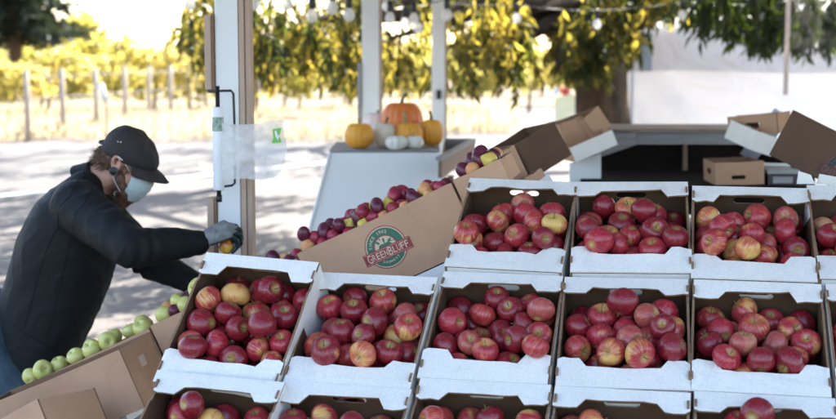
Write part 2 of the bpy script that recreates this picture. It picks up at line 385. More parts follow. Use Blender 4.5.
for j in range(NV + 1):
    v = j / NV
    for i in range(NU + 1):
        u = i / NU
        a = interp(top, u); c = interp(bot, u)
        px = a[0]*(1-v) + c[0]*v + 5.0*math.sin(PI*v)**2*u*(v*1.1); py = a[1]*(1-v) + c[1]*v
        q = at(px, py, 4.60)
        q.y += -.008*u + .010*math.sin(9*u + 3*v*v) * u + .008*math.sin(14*v - 6*u) * (.3+u*.7) + .006*noise.noise(Vector((u*7, v*7, 2)))
        vs.append(tuple(q - Vector((bx, by, 0))))
for j in range(NV):
    for i in range(NU):
        fs.append((j*(NU+1)+i, j*(NU+1)+i+1, (j+1)*(NU+1)+i+1, (j+1)*(NU+1)+i))
bag = MB().add(vs, fs).build('plastic_bag', film_m, None, smooth=True); bag.location = (bx, by, 0)
tag(bag, 'clear crinkled plastic bag with green mark pulled from the roll', 'plastic bag')
lg = MB()
q0 = Vector((bx, by, 0))
def lgp(px, py, dy=-.016): q = at(px, py, 4.60); q.y += dy; return q - q0
cs = [(273,129),(282,127.5),(281,132),(280,136),(282,142),(275,143),(272,142.5),(274,137)]
lg.add([tuple(lgp(*c)) for c in cs], [(0,1,2,7),(2,3,7),(3,4,5,7),(5,6,7)])
lg.build('printed_mark', simple('bag_green', (.16,.50,.07), rough=.4), bag)
lw = MB(); lw.add([tuple(lgp(*c, dy=-.018)) for c in [(275,131),(277,130),(278.5,136),(276.5,138)]], [(0,1,2,3)])
lw.add([tuple(lgp(*c, dy=-.018)) for c in [(277.5,138),(279.5,134),(280.3,135),(278.5,140)]], [(0,1,2,3)])
lw.build('printed_mark', M['white_paint'], bag)

# ------------------------------------------------------------------ main tray display geometry
PHI, EPS = R(10.2), R(28.9)
r_ = Vector((math.cos(PHI), -math.sin(PHI), 0))
d_ = Vector((math.sin(PHI)*math.cos(EPS), math.cos(PHI)*math.cos(EPS), math.sin(EPS)))
n_ = r_.cross(d_)
w_ = Vector((math.sin(PHI), math.cos(PHI), 0))
dirc = ray(690, 185); dn = dirc.dot(Vector((0, cp, -sp)))
P1 = CAM + dirc * (3.9 / dn)
TW, TD, TH = .314, .412, .165
PW, PD = .3235, .420
# tray parts in local axes: x across, y up the slope, z out of the tray; origin at base centre
def rounded_slot(cx_, cy_, wd, ht, n=5):
    pts = []; r0 = ht/2
    for s_, a0 in ((1, -PI/2), (-1, PI/2)):
        for k in range(n + 1):
            a = a0 + PI * k / n
            pts.append((cx_ + s_*(wd/2 - r0) + r0*math.cos(a), cy_ + r0*math.sin(a)))
    return pts[::-1]
def tray_meshes():
    D = {}
    hw, hd = TW/2, TD/2
    b = MB().box((-hw+.006,-hd+.006,0),(hw-.006,hd-.006,.005)); D['base'] = b
    # end wall, local plane xz; made once, placed at both ends
    ew = MB().plate([(-hw+.006,0),(hw-.006,0),(hw-.006,TH-.006),(-hw+.006,TH-.006)], [rounded_slot(0,TH-.040,.085,.020)], .004, RX(PI/2), mi=0, mi_back=1, mi_side=2)
    D['end_wall'] = ew
    # side wall in yz plane, top corner rounded near the ends of the opening; tabs stand up through the flaps
    o = [(-hd,0),(hd,0),(hd,TH-.004)]
    def tab(yc): return [(yc+.013,TH-.004),(yc+.012,TH+.009),(yc-.012,TH+.009),(yc-.013,TH-.004)]
    o += tab(hd-.045) + [(hd-.088,TH-.004),(hd-.100,TH+.002)] + [(0,TH-.001)] + [(-hd+.100,TH+.002),(-hd+.088,TH-.004)] + tab(-hd+.045) + [(-hd,TH-.004)]
    D['side_wall'] = MB().plate(o, [], .006, Matrix(((0,0,1,0),(1,0,0,0),(0,1,0,0),(0,0,0,1))), mi=0, mi_back=1, mi_side=2)
    # flap: a folded rim ledge with a notch, subdivided a little so it can sag
    return D
TDATA = tray_meshes()
MATS3 = [M['white_card'], M['brown_in'], M['kraft_edge']]
def flap_mb(rnd, dp=.072):
    hw = TW/2 - .001; nd = dp - .027 + rnd.uniform(-.006,.004); nx0 = .100 + rnd.uniform(-.006,.006); nx1 = nx0 - .018
    xs = [-hw, -hw+.012, -nx0-.02, -nx0, -nx1, -.05, 0, .05, nx1, nx0, nx0+.02, hw-.012, hw]
    fold = .034
    warp = [rnd.uniform(-.002,.004) for _ in xs]
    vs = []; fs = []; ms = []
    def edge(x):
        ax_ = abs(x)
        if ax_ >= nx0 - 1e-6: return dp - (.006 if ax_ > hw-.002 else 0)
        if ax_ <= nx1 + 1e-6: return nd
        return nd + (dp-nd)*(ax_-nx1)/(nx0-nx1)
    rows = [0, .5, .8, 1]
    for i, x in enumerate(xs):
        e = edge(x)
        for t in rows:
            y = e*t
            z = warp[i]*t*t + .0012*math.sin(x*40+i)*t
            vs.append((x, y, z))
    nr = len(rows); nn = len(xs)*nr
    vs2 = [(x,y,z+.0042) for (x,y,z) in vs]
    for i in range(len(xs)-1):
        for j in range(nr-1):
            a,b,c,d = i*nr+j,(i+1)*nr+j,(i+1)*nr+j+1,i*nr+j+1
            fs.append((a+nn,b+nn,c+nn,d+nn)); ms.append(0); fs.append((d,c,b,a)); ms.append(1)
    for i in range(len(xs)-1):
        a,b = i*nr+nr-1,(i+1)*nr+nr-1
        fs.append((b,a,a+nn,b+nn)); ms.append(2)
        a,b = i*nr,(i+1)*nr
        fs.append((a,b,b+nn,a+nn)); ms.append(0)
    for j in range(nr-1):
        a,b = j,j+1; fs.append((b,a,a+nn,b+nn)); ms.append(2)
        a,b = (len(xs)-1)*nr+j,(len(xs)-1)*nr+j+1; fs.append((a,b,b+nn,a+nn)); ms.append(2)
    return MB().add(vs+vs2, fs, ms)
def make_tray(Mw, label, seed, f_tilt=0, b_tilt=0):
    rnd = random.Random(seed)
    t = empty('apple_tray', Mw, label, 'fruit tray', 'white cardboard trays of red apples on the sloping stand')
    hw, hd = TW/2, TD/2
    TDATA['base'].build('base', M['brown_in'], t)
    e1 = TDATA['end_wall'].build('end_wall', MATS3, t); e1.matrix_basis = T(0,-hd+.006,0)      # outward face white is -y
    e2 = TDATA['end_wall'].build('end_wall', MATS3, t); e2.matrix_basis = RZ(PI) @ T(0,-hd+.006,0)
    s1 = TDATA['side_wall'].build('side_wall', MATS3, t); s1.matrix_basis = T(hw-.006,0,0) @ RY(R(rnd.uniform(-1.2,1.2)))
    s2 = TDATA['side_wall'].build('side_wall', MATS3, t); s2.matrix_basis = RZ(PI) @ T(hw-.006,0,0) @ RY(R(rnd.uniform(-1.2,1.2)))
    f1 = flap_mb(rnd, .098).build('rim_flap', MATS3, t); f1.matrix_basis = T(0,-hd,TH-.002) @ RX(R(rnd.uniform(-2.5,4)+f_tilt))
    f2 = flap_mb(rnd).build('rim_flap', MATS3, t); f2.matrix_basis = RZ(PI) @ T(0,-hd,TH-.002) @ RX(R(rnd.uniform(-2,3.5)+b_tilt))
    for f in (f1, f2):
        mbn = f
    return t
def rim_point(i, j):     # centre of tray (column i: 0=A..5=F, row j: 0 top)
    return P1 + r_ * ((i - 4 + .5) * PW) - d_ * ((j + .5) * PD)
ADJ = {  # (column,row): (shift across, shift up slope, lift, rotation deg)
 (2,0):(.012,.012,0,-2.5,0), (3,0):(.006,.012,.0,1.8,0), (4,0):(-.002,-.004,0,-.6,0), (5,0):(-.012,.012,0,.8,0),
 (0,1):(.022,-.026,.0,-5.5,13), (1,1):(.008,-.040,.0,-1.5,3), (2,1):(.004,-.002,0,-1.0,0), (3,1):(.004,-.006,0,1.0,0), (4,1):(.0,-.006,0,-1.0,0), (5,1):(.0,-.008,0,-.6,0),
 (0,2):(.018,-.036,.0,-4.0,4), (1,2):(.002,-.034,.0,-2,1), (2,2):(.006,.004,0,-1,0), (3,2):(.004,-.004,0,-.8,0), (4,2):(.0,-.002,0,-1.0,0), (5,2):(.0,-.004,0,-.8,0)}
ROWN = ['top', 'middle', 'bottom']
ORD = ['first', 'second', 'third', 'fourth', 'fifth', 'sixth', 'seventh', 'eighth', 'ninth', 'tenth', 'eleventh', 'twelfth', 'thirteenth', 'fourteenth', 'fifteenth', 'sixteenth']
trays = []
for (i, j), (sx_, sy_, sz_, rt, tl_) in sorted(ADJ.items(), key=lambda t: (t[0][1], t[0][0])):
    Fm = frame(rim_point(i, j) + r_*sx_ + d_*sy_ + n_*sz_, r_, d_, n_) @ RZ(R(rt)) @ T(0, 0, -TH) @ T(0,-TD/2,0) @ RX(R(tl_)) @ T(0,TD/2,0)
    k = i - 2 if j == 0 else i
    nm = (('leftmost' if k == 0 else 'second' if k == 1 else 'third' if k == 2 else 'rightmost') if j == 0 else
          ('leftmost' if k == 0 else ORD[k] if k < 5 else 'rightmost'))
    t = make_tray(Fm, 'open white and brown cardboard tray of red apples, %s in the %s row' % (nm + ('' if nm in ('leftmost','rightmost') else ' from left'), ROWN[j]), 100+i*7+j)
    trays.append((t, Fm, i, j, nm))

# support under the trays: sloping table
tb = empty('display_table', frame(P1 - n_*(TH+.012), r_, d_, n_), 'white painted sloping table carrying the rows of apple trays', 'display table')
MB().box((-2.02*PW,-3.1*PD,-.02),(2.1*PW,.02,.0)).build('table_top', M['white_paint'], tb)
MB().box((-3.98*PW,-3.1*PD,-.02),(-2.02*PW-.002,-1.0*PD,.0)).build('table_top', M['white_paint'], tb)
for (lx, ly) in ((-3.8*PW,-2.95*PD),(1.95*PW,-2.95*PD),(-3.8*PW,-1.1*PD),(1.95*PW,-.1*PD),(-1.2*PW,-.1*PD),(-1.2*PW,-2.95*PD)):
    o = P1 - n_*(TH+.033) + r_*lx + d_*ly
    lg_ = MB().box((-.04,-.04,-o.z),(.04,.04,0)).build('leg', M['white_paint'], tb)
    lg_.matrix_basis = frame(P1 - n_*(TH+.012), r_, d_, n_).inverted() @ Matrix.Translation(o)

# ------------------------------------------------------------------ apples
def apple_mb(seed, r0=.04, n=28, m=18):
    rnd = random.Random(seed)
    sq = rnd.uniform(.86, .96); lob = rnd.uniform(0, 2*PI); k5 = rnd.uniform(.008, .022); lean = rnd.uniform(-.11,.11)
    vs = []; fs = []
    for i in range(m+1):
        ph = PI*i/m                                     # 0 = stem pole
        c, s_ = math.cos(ph), math.sin(ph)
        rr = s_*(1 + .07*c) 
        z = c*sq
        z -= .40*math.exp(-(ph/.30)**2)                  # stem cavity
        z += .20*math.exp(-((PI-ph)/.26)**2)             # calyx cavity
        rr *= 1 - .02*math.exp(-(ph/.3)**2)
        for k in range(n):
            a = 2*PI*k/n
            q = rr*(1 + k5*math.cos(5*a+lob)*(.3+.7*(.5-.5*c)) + .032*math.cos(2*a+lob*2))
            vs.append((r0*(q*math.cos(a)+lean*c), r0*q*math.sin(a), r0*z))
    for i in range(m):
        for k in range(n):
            fs.append((i*n+k,(i+1)*n+k,(i+1)*n+(k+1)%n,i*n+(k+1)%n))
    return MB().add(vs, fs), sq
def ring_top(sq): return .04*(sq-.40)
APPLES = []
for s in range(8):
    mb, sq = apple_mb(s)
    me_o = mb.build('apple', M['crimson'], None, smooth=True)
    st = MB().tube([(0,0,ring_top(sq)-.002),(.0015,0,ring_top(sq)+.010),(.005,.002,ring_top(sq)+.021)], [.0011,.0010,.0016], 6)
    st.add([], [])
    st_o = st.build('stem', M['stem'], None, smooth=True)
    APPLES.append((me_o.data, st_o.data)); bpy.data.objects.remove(me_o); bpy.data.objects.remove(st_o)
def pack(n, hx, hy, floor, rads, seed, cap_y=None, cap_z=None, iters=260, g=(0,-.0004,-.002), heap=.3):
    rng = np.random.default_rng(seed)
    r = np.array(rads); p = np.zeros((n,3)); p[:,0] = rng.uniform(-hx+.03,hx-.03,n); p[:,1] = rng.uniform(-hy+.03,hy-.03,n); p[:,2] = floor + .04 + rng.uniform(0,heap,n)
    gv = np.array(g)
    for it in range(iters):
        p += gv * (1 if it < iters*.8 else .3)
        for _ in range(4):
            d = p[:,None,:]-p[None,:,:]; ds = np.sqrt((d**2).sum(2))+np.eye(n); rr = (r[:,None]+r[None,:])*.985
            ov = np.clip(rr-ds, 0, None); np.fill_diagonal(ov, 0)
            p += (d/ds[:,:,None]*ov[:,:,None]*.5).sum(1)*.6
            p[:,0] = np.clip(p[:,0], -hx+r, hx-r); p[:,1] = np.clip(p[:,1], -hy+r, hy-r); p[:,2] = np.maximum(p[:,2], floor+r)
            if cap_y is not None:
                inn = np.abs(p[:,0]) < .085
                eb = np.where(inn, TD/2-.045, TD/2-.072); ef = np.where(inn, TD/2-.071, TD/2-.098)
                over = np.where(p[:,1] > 0, p[:,1]-eb, -p[:,1]-ef)      # how far the centre lies past the flap edge
                dx_ = np.clip(-over, 0, None); rise = np.sqrt(np.clip((r+.002)**2-dx_**2, 0, None))
                hit_ = over > -(r+.002)
                lim = cap_z - rise
                p[:,2] = np.where(hit_ & ((over > 0) | (p[:,2] < cap_z-.001)), np.minimum(p[:,2], lim), p[:,2])
                # those resting above the ledge are pushed back into the opening
                above = hit_ & (over <= 0) & (p[:,2] >= cap_z-.001)
                sh_ = np.where(above, np.clip(rise-(p[:,2]-cap_z), 0, None)*.5, 0)
                p[:,1] -= np.sign(p[:,1])*sh_
    return p
fruits = []   # (obj, radius, context)
LOOK = {'crimson': 'deep crimson', 'ruby': 'bright ruby red', 'streaked': 'red and yellow streaked', 'golden': 'golden yellow blushed', 'dusty': 'dusty pinkish red'}
def put_apple(pos, rad, kind, rnd, ctx, toward=None):
    me, sm = APPLES[rnd.randrange(8)]
    o = bpy.data.objects.new('apple', me); col.objects.link(o)
    # stem axis mostly out of the tray, sometimes turned aside or over
    u = rnd.random()
    tilt = rnd.gauss(0, .6) if u < .45 else rnd.uniform(.9, 2.3)
    Mr = RZ(rnd.uniform(0, 2*PI)) @ RX(tilt) @ RZ(rnd.uniform(0, 2*PI))
    s = rad/.04*1.02
    o.matrix_world = Matrix.Translation(pos) @ (toward or Matrix.Identity(4)) @ Mr @ SC(s, s, s*rnd.uniform(.94,1.04))
    o.material_slots[0].link = 'OBJECT'; o.material_slots[0].material = M[kind]
    st = bpy.data.objects.new('stem', sm); col.objects.link(st); st.parent = o
    fruits.append([o, rad, kind, ctx])
    return o
for (t, Fm, i, j, nm) in trays:
    rnd = random.Random(500+i*13+j*3)
    n = 46
    rads = [min(.0395, max(.0295, rnd.gauss(.0345, .0022))) for _ in range(n)]
    p = pack(n, TW/2-.008, TD/2-.008, .038, rads, 50+i*5+j, TD/2-.085, TH-.004)
    rot = Fm.to_3x3().to_4x4()
    for q, rd0 in zip(p, rads):
        if j == 2 and q[1] < TD/2-.30: continue        # below the frame of the photograph
        if i == 5 and q[0] > .10: continue
        u = rnd.random()
        kind = 'crimson' if u < .36 else 'ruby' if u < .72 else 'dusty' if u < .82 else 'streaked' if u < .97 else 'golden'
        put_apple(Fm @ Vector(q), rd0, kind, rnd, ('tray', j, nm, i), rot)

# ------------------------------------------------------------------ side display with kraft cartons, running down to the left
Q = at(455, 200, 4.12)
A = hit(297, 254, Q, w_); B = hit(451, 183, Q, w_)
u_ = (B - A).normalized(); m_ = u_.cross(w_)
CL = (B - A).length
def carton_parts(parent, L_, W_, H_, mats, hole_ends=True, t=.006, seed=0, inner=True, parts_pref=''):
    """open carton; local origin at near lower left corner, x length, y depth, z height"""
    mm = [mats[0], mats[1], M['kraft_edge']]
    rnd = random.Random(seed)
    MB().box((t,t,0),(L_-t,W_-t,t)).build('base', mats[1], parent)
    # long walls
    for y0 in (0, W_):
        pl = MB().plate([(0,0),(L_,0),(L_,H_),(L_-.012,H_+.001),(L_/2,H_-rnd.uniform(0,.003)),(.012,H_+.001),(0,H_)], [], t, RX(PI/2), mi=0 if y0 == 0 else 1, mi_back=1 if y0 == 0 else 0, mi_side=2)
        o = pl.build('side_wall', mm, parent); o.matrix_basis = T(0, y0 + (t if y0 == 0 else 0), 0)
    hole = [rounded_slot(W_/2, H_-.045, .08, .024)] if hole_ends else []
    Mx = Matrix(((0,0,1,0),(1,0,0,0),(0,1,0,0),(0,0,0,1)))
    for x0 in (0, L_-t):
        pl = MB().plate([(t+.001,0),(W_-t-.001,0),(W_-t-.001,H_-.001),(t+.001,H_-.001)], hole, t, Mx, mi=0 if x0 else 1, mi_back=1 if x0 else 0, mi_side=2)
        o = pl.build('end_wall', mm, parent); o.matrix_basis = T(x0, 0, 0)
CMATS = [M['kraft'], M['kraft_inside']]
CSHADED = [M['kraft_shaded'], M['brown_in']]
CH = .205; CWd = .30
def carton(org, ax, L_, W_, H_, label, mats=CMATS, seed=0, yaxis=w_, cat='carton', group='brown kraft cartons on the side displays', holes=True):
    """org = top near left corner"""
    az = ax.cross(yaxis).normalized()
    Mw = frame(org - az*H_, ax, yaxis, az)
    c = empty('kraft_carton', Mw, label, cat, group)
    carton_parts(c, L_, W_, H_, mats, holes, seed=seed)
    return c, Mw
GAP = .008
c_logo, M_logo = carton(A, u_, CL, CWd, CH, 'kraft carton heaped with plums, printed with a red and green round emblem')
c_mid, M_mid = carton(A - u_*(CL+GAP) - m_*.012, u_, CL, CWd, CH, 'plain kraft carton of plums and peaches behind the leftmost middle tray', seed=2)
c_grn, M_grn = carton(A - u_*(2*CL+2*GAP) - m_*.018, u_, CL, .23, CH, 'kraft carton of green apples in front of the man', seed=3)
c_up, M_up = carton(B + u_*GAP + m_*.004, u_, .155, CWd, .07, 'short kraft carton of plums and yellow pears uphill of the printed one', seed=4, holes=False)
# nearer carton at the left with its handled end showing
o1 = at(119, 350, 3.90); l1 = at(0, 400, 3.955)
u1 = (o1 - l1).normalized(); y1 = Vector((-u1.y, u1.x, 0)).normalized()
c_n1, M_n1 = carton(o1 - u1*.50, u1, .50, .26, .18, 'plain kraft carton with a small hand hole and grey sticker on its end', seed=5, yaxis=y1, holes=False)
MB().add([(.5006,.10,.103),(.5006,.145,.103),(.5006,.145,.135),(.5006,.10,.135)], [(0,1,2,3)]).build('hand_hole', simple('pale_card', (.62,.48,.38)), c_n1)
MB().add([(.5006,.165,.010),(.5006,.195,.010),(.5006,.195,.042),(.5006,.165,.042)], [(0,1,2,3)]).build('sticker', simple('sticker_grey', (.45,.45,.47)), c_n1)
o0 = at(37, 399, 3.55); e0 = at(95, 394, 3.78)
y0_ = (e0 - o0); y0_.z *= .6; wd0 = y0_.length; y0_.normalize()
x0_ = Vector((.80, -.15, .42)); x0_ = (x0_ - y0_*x0_.dot(y0_)).normalized()
c_n0, M_n0 = carton(o0 - x0_*.42, x0_, .42, wd0, .16, 'nearest kraft carton low at the left edge with part of black lettering', seed=6, yaxis=y0_, holes=False)
# sloping shelf and its trestle under the side cartons
sh = empty('side_shelf', frame(B - m_*(CH+.004), u_, w_, m_), 'white painted shelf sloping down left under the kraft cartons', 'display shelf')
MB().box((-2.1,-.36,-.02),(-1.08,-.002,0)).build('shelf_board', M['white_paint'], sh)
MB().box((-2.1,.0,-.02),(.20,.42,0)).build('shelf_board', M['white_paint'], sh)
for (lx, ly) in ((-1.9,.36),(-1.9,-.3),(.1,.36),(-.8,-.3)):
    o = B - m_*(CH+.026) + u_*lx + w_*ly
    q = MB().box((-.03,-.03,-o.z),(.03,.03,0)).build('leg', M['white_paint'], sh)
    q.matrix_basis = frame(B - m_*(CH+.004), u_, w_, m_).inverted() @ Matrix.Translation(o)

# ---- printed emblem
def text_mesh(s, size, extr=0.0):
    cu = bpy.data.curves.new('t', 'FONT'); cu.body = s; cu.size = size; cu.align_x = 'CENTER'; cu.align_y = 'CENTER'; cu.extrude = extr; cu.offset = size*.012
    ob = bpy.data.objects.new('t', cu); col.objects.link(ob)
    dg = bpy.context.evaluated_depsgraph_get(); me = bpy.data.meshes.new_from_object(ob.evaluated_get(dg))
    vs = [v.co.copy() for v in me.vertices]; fs = [tuple(p.vertices) for p in me.polygons]
    bpy.data.objects.remove(ob); bpy.data.meshes.remove(me)
    return vs, fs
INK = [simple('ink_green', (.025,.11,.06), (.04,.14,.08), rough=.6, scale=80), simple('ink_red', (.30,.03,.035), (.24,.028,.03), rough=.6, scale=80),
       simple('ink_cream', (.62,.46,.33), (.56,.40,.28), rough=.7, scale=60), M['kraft']]
INK_SHADED = [simple('ink_green_shaded', (.012,.03,.025), rough=.6), simple('ink_red_shaded', (.085,.014,.016), rough=.6),
        simple('ink_cream_shaded', (.16,.09,.06), rough=.7), M['kraft_shaded']]  # the emblem inks again, darkened to carry the carton's shade in their colour
def emblem(parent, cx_, cz_, s, y=-.0005, inks=INK):
    """flat print on the near wall; s = radius"""
    base = Matrix(((1,0,0,cx_),(0,0,-1,y),(0,1,0,cz_),(0,0,0,1)))
    mb = MB()
    def ring(r0, r1, lay, mi, a0=0, a1=2*PI, n=56, cy=0):
        vs = []; fs = []
        for k in range(n+1):
            a = a0+(a1-a0)*k/n
            vs += [(r0*math.cos(a), cy+r0*math.sin(a), lay*.0002), (r1*math.cos(a), cy+r1*math.sin(a), lay*.0002)]
        for k in range(n): fs.append((2*k,2*k+1,2*k+3,2*k+2))
        mb.add(vs, fs, mi, base)
    ring(.955*s, 1.0*s, 0, 1); ring(.0, .955*s, 0, 2); ring(.56*s, .90*s, 1, 0); ring(.52*s, .56*s, 1, 1); ring(0, .52*s, 1, 2)
    # fruit in the middle: round body, shoulders, leaf clusters
    def blobp(pts, lay, mi): mb.add([(x*s, y_*s, lay*.0002) for x, y_ in pts], [tuple(range(len(pts)))], mi, base)
    blobp([(-.30,-.10),(.28,-.10),(.33,.05),(.26,.17),(.12,.20),(.0,.16),(-.12,.20),(-.26,.17),(-.34,.05)], 2, 0)
    blobp([(-.02,.16),(.03,.16),(.05,.30),(.0,.30)], 2, 0)
    for (lx, ly, an, sz) in ((-.29,.32,2.3,.13),(.03,.36,1.3,.11),(.28,.24,.5,.14),(-.14,.44,1.9,.07)):
        blobp([(lx+sz*(math.cos(an)*a - math.sin(an)*b), ly+sz*(math.sin(an)*a + math.cos(an)*b)) for a, b in ((-1,0),(-.4,.45),(.4,.4),(1,0),(.4,-.4),(-.4,-.45))], 2, 0)
    blobp([(.30,.16),(.52,.14),(.52,.17),(.31,.20)], 2, 0)
    # lower green half behind the banner
    blobp([(-.80,-.42),(.80,-.42),(.62,-.68),(.34,-.84),(0,-.90),(-.34,-.84),(-.62,-.68)], 2, 0)
    # banner
    mb.box((-1.20*s,-.52*s,.0006),(1.20*s,.04*s,.0008), 1, base)
    mb.box((-1.14*s,-.47*s,.0009),(1.14*s,-.455*s,.00095), 2, base); mb.box((-1.14*s,-.025*s,.0009),(1.14*s,-.01*s,.00095), 2, base)
    # word with large G and B
    xs = -1.05*s; unit = 2.10*s/10.35
    for ch, big in zip('GREENBLUFF', (1,0,0,0,0,1,0,0,0,0)):
        wd = unit*(1.18 if big else 1.0)
        vs, fs = text_mesh(ch, .1)
        x0 = min(v.x for v in vs); x1 = max(v.x for v in vs); y0 = min(v.y for v in vs); y1 = max(v.y for v in vs)
        hh = s*(.40 if big else .32); by_ = -.24*s - .16*s - (.03*s if big else 0)
        mb.add([(xs + .08*wd + (v.x-x0)/(x1-x0)*wd*.84, by_ + (v.y-y0)/(y1-y0)*hh, .0011) for v in vs], fs, 2, base)
        xs += wd
    def arc_text(sx, rad, a0, a1, size, flip=False):
        n = len(sx)
        for k, ch in enumerate(sx):
            if ch == ' ': continue
            a = a0 + (a1-a0)*(k+.5)/n
            vs, fs = text_mesh(ch, size)
            rot = Matrix.Rotation(a - PI/2 + (PI if flip else 0), 4, 'Z')
            off = Vector((rad*math.cos(a), rad*math.sin(a), .0007))
            mb.add([tuple(rot @ v + off) for v in vs], fs, 2, base)
    arc_text('SINCE 1902', .72*s, R(168), R(62), .21*s)
    arc_text('GROWERS', .70*s, R(233), R(307), .15*s, True)
    return mb.build('printed_emblem', inks, parent)
Minv = M_logo.inverted()
lc = Minv @ hit(386, 247, Q, w_)
emblem(c_logo, lc.x, lc.z, .0655)
# lettering fragment on the nearest carton
vs, fs = text_mesh('GR', .055)
bm_ = Matrix(((1,0,0,.355),(0,0,-1,-.0006),(0,1,0,.085),(0,0,0,1)))
MB().add(vs, fs, 0, bm_).build('printed_lettering', M['black_metal'], c_n0)

# ---- fruits of the side display
def ell_mesh(name, r, pinch=0, neck=0, n=20, m=14, seam=0):
    vs = []; fs = []
    for i in range(m+1):
        ph = PI*i/m; c, s_ = math.cos(ph), math.sin(ph)
        rr = s_*(1 - neck*max(0, c)**1.3); z = c*(1+neck*.35*max(0,c)) - pinch*math.exp(-(ph/.3)**2)
        for k in range(n):
            a = 2*PI*k/n
            q = rr*(1 - seam*math.exp(-((a-PI)/.35)**2))
            vs.append((r*q*math.cos(a), r*q*math.sin(a), r*z))
    for i in range(m):
        for k in range(n): fs.append((i*n+k,(i+1)*n+k,(i+1)*n+(k+1)%n,i*n+(k+1)%n))
    o = MB().add(vs, fs).build(name, M['plum'], None, smooth=True); me = o.data; bpy.data.objects.remove(o); return me
ME = {'plum': ell_mesh('plum', .04, .12, 0, seam=.06), 'peach': ell_mesh('peach', .04, .15, 0, seam=.05), 'pear': ell_mesh('pear', .04, .05, .55)}
def put_fruit(kind, mat, pos, rad, rnd, ctx, rot, stem=True):
    if kind == 'apple':
        me, sm = APPLES[rnd.randrange(8)]
    else: me = ME[kind]; sm = APPLES[0][1]
    o = bpy.data.objects.new('green_apple' if kind == 'apple' else kind, me); col.objects.link(o)
    s = rad/.04
    el = 1.0 if kind != 'plum' else rnd.uniform(1.12,1.36)
    o.matrix_world = Matrix.Translation(pos) @ rot @ RZ(rnd.uniform(0,6.28)) @ RX(rnd.gauss(0,.7) if kind == 'apple' else rnd.uniform(-1.6,1.6)) @ SC(s, s, s*el)
    o.material_slots[0].link = 'OBJECT'; o.material_slots[0].material = M[mat]
    if kind == 'apple':
        st = bpy.data.objects.new('stem', sm); col.objects.link(st); st.parent = o
    fruits.append([o, rad, mat if kind != 'apple' else 'green_apple', ctx])
def fill_carton(Mw, L_, W_, H_, choose, rr, n, seed, ctx, floor_, xr=None, push=.0):
    rnd = random.Random(seed); rads = [rnd.uniform(*rr) for _ in range(n)]
    p = pack(n, L_/2-.008, W_/2-.008, floor_, rads, seed, iters=160, g=(-.0001,-.0003,-.002), heap=.12)
    rot = Mw.to_3x3().to_4x4()
    for q, rd0 in zip(p, rads):
        x = q[0]+L_/2
        if xr and not (xr[0] <= x <= xr[1]): continue
        k, mt, sc_ = choose(x/L_, q[1]/W_, rnd)
        rf = rd0*sc_*1.12 + .008
        x = min(max(x, rf), L_-rf); yy = min(max(q[1]+W_/2, rf), W_-rf)
        put_fruit(k, mt, Mw @ Vector((x, yy, q[2] + (sc_-1)*rd0*.6)), rd0*sc_, rnd, ctx, rot)
def ch_logo(u, v, rnd):
    q = rnd.random()
    if q < .38: return 'plum', 'plum', 1
    if q < .80: return 'plum', 'plum_red', 1.05
    if q < .95: return 'peach', 'peach', 1.05
    return 'pear', 'pear', 1
fill_carton(M_logo, CL, CWd, CH, ch_logo, (.0165,.0225), 215, 11, 'the printed carton', .150)
def ch_mid(u, v, rnd):
    q = rnd.random()
    if u < .36 and v > -.6: return ('apple', 'green_apple', 1.5) if q < .62 else ('plum', 'plum', 1) if q < .70 else ('peach', 'peach', 1.1) if q < .9 else ('pear', 'pear', 1)
    if q < .35: return 'plum', 'plum', 1
    if q < .65: return 'plum', 'plum_red', 1
    return 'peach', 'peach', 1.1
fill_carton(M_mid, CL, CWd, CH, ch_mid, (.0180,.0235), 175, 12, 'the carton behind the leftmost tray', .152)
def ch_up(u, v, rnd):
    q = rnd.random()
    if q < .45: return 'plum', 'plum', 1.05
    if q < .72: return 'pear', 'pear', 1.1
    return 'peach', 'peach', 1.05
fill_carton(M_up, .155, CWd, .07, ch_up, (.019,.024), 38, 13, 'the short uphill carton', .022)
fill_carton(M_grn, CL, .23, CH, lambda u, v, r: ('apple', 'green_apple', 1), (.0275,.033), 44, 14, 'the carton before the man', .142)

# ---- cartons and trays further up and across
def carton_px(tl, tr, bl, Y0, Y1, depth, label, mats=CMATS, seed=0, holes=True, group='brown kraft cartons on the side displays', emb=None):
    a = at(*tl, Y0); b = at(*tr, Y1); c = at(*bl, Y0)
    ax = (b-a); Ln = ax.length; ax.normalize()
    dn_ = (c-a); H_ = dn_.length; dn_ -= ax*dn_.dot(ax); az = -dn_.normalized(); H_ = max(.05, (a-c).dot(az))
    ay = az.cross(ax).normalized()
    Mw = frame(a - az*H_, ax, ay, az)
    c_ = empty('kraft_carton', Mw, label, 'carton', group); carton_parts(c_, Ln, depth, H_, mats, holes, seed=seed)
    return c_, Mw, Ln, H_
carton_px((515,145),(553.5,121.5),(531,180), 4.95, 5.0, .30, 'dark shaded kraft carton tipped on edge above the top row of trays', CSHADED, 21)
carton_px((503,151),(514,145),(519,185), 4.90, 4.93, .28, 'narrow kraft carton wedged left of the tipped dark carton', CMATS, 22)
carton_px((525,178),(541,168),(533,186), 4.80, 4.82, .10, 'small flattened kraft carton scrap beneath the tipped dark carton', CMATS, 23, False)
carton_px((560,124),(582,115.5),(569,150), 6.3, 6.35, .30, 'brown carton left in the pair behind the tipped carton', CMATS, 24)
c_, Mw_, Ln_, H_ = carton_px((583,119),(598,106),(594,140), 6.3, 6.35, .34, 'brown and white carton right in the pair beside the tree', CMATS, 25)
carton_px((761,129),(775,108),(779,133), 6.1, 6.15, .30, 'grey blue carton leaning behind the large printed carton', [simple('grey_blue_card', (.36,.40,.46), (.46,.5,.55)), M['kraft_inside']], 26)
carton_px((777,113),(790,111),(780,133), 6.0, 6.05, .28, 'small torn brown carton touching the large printed carton', CMATS, 27)
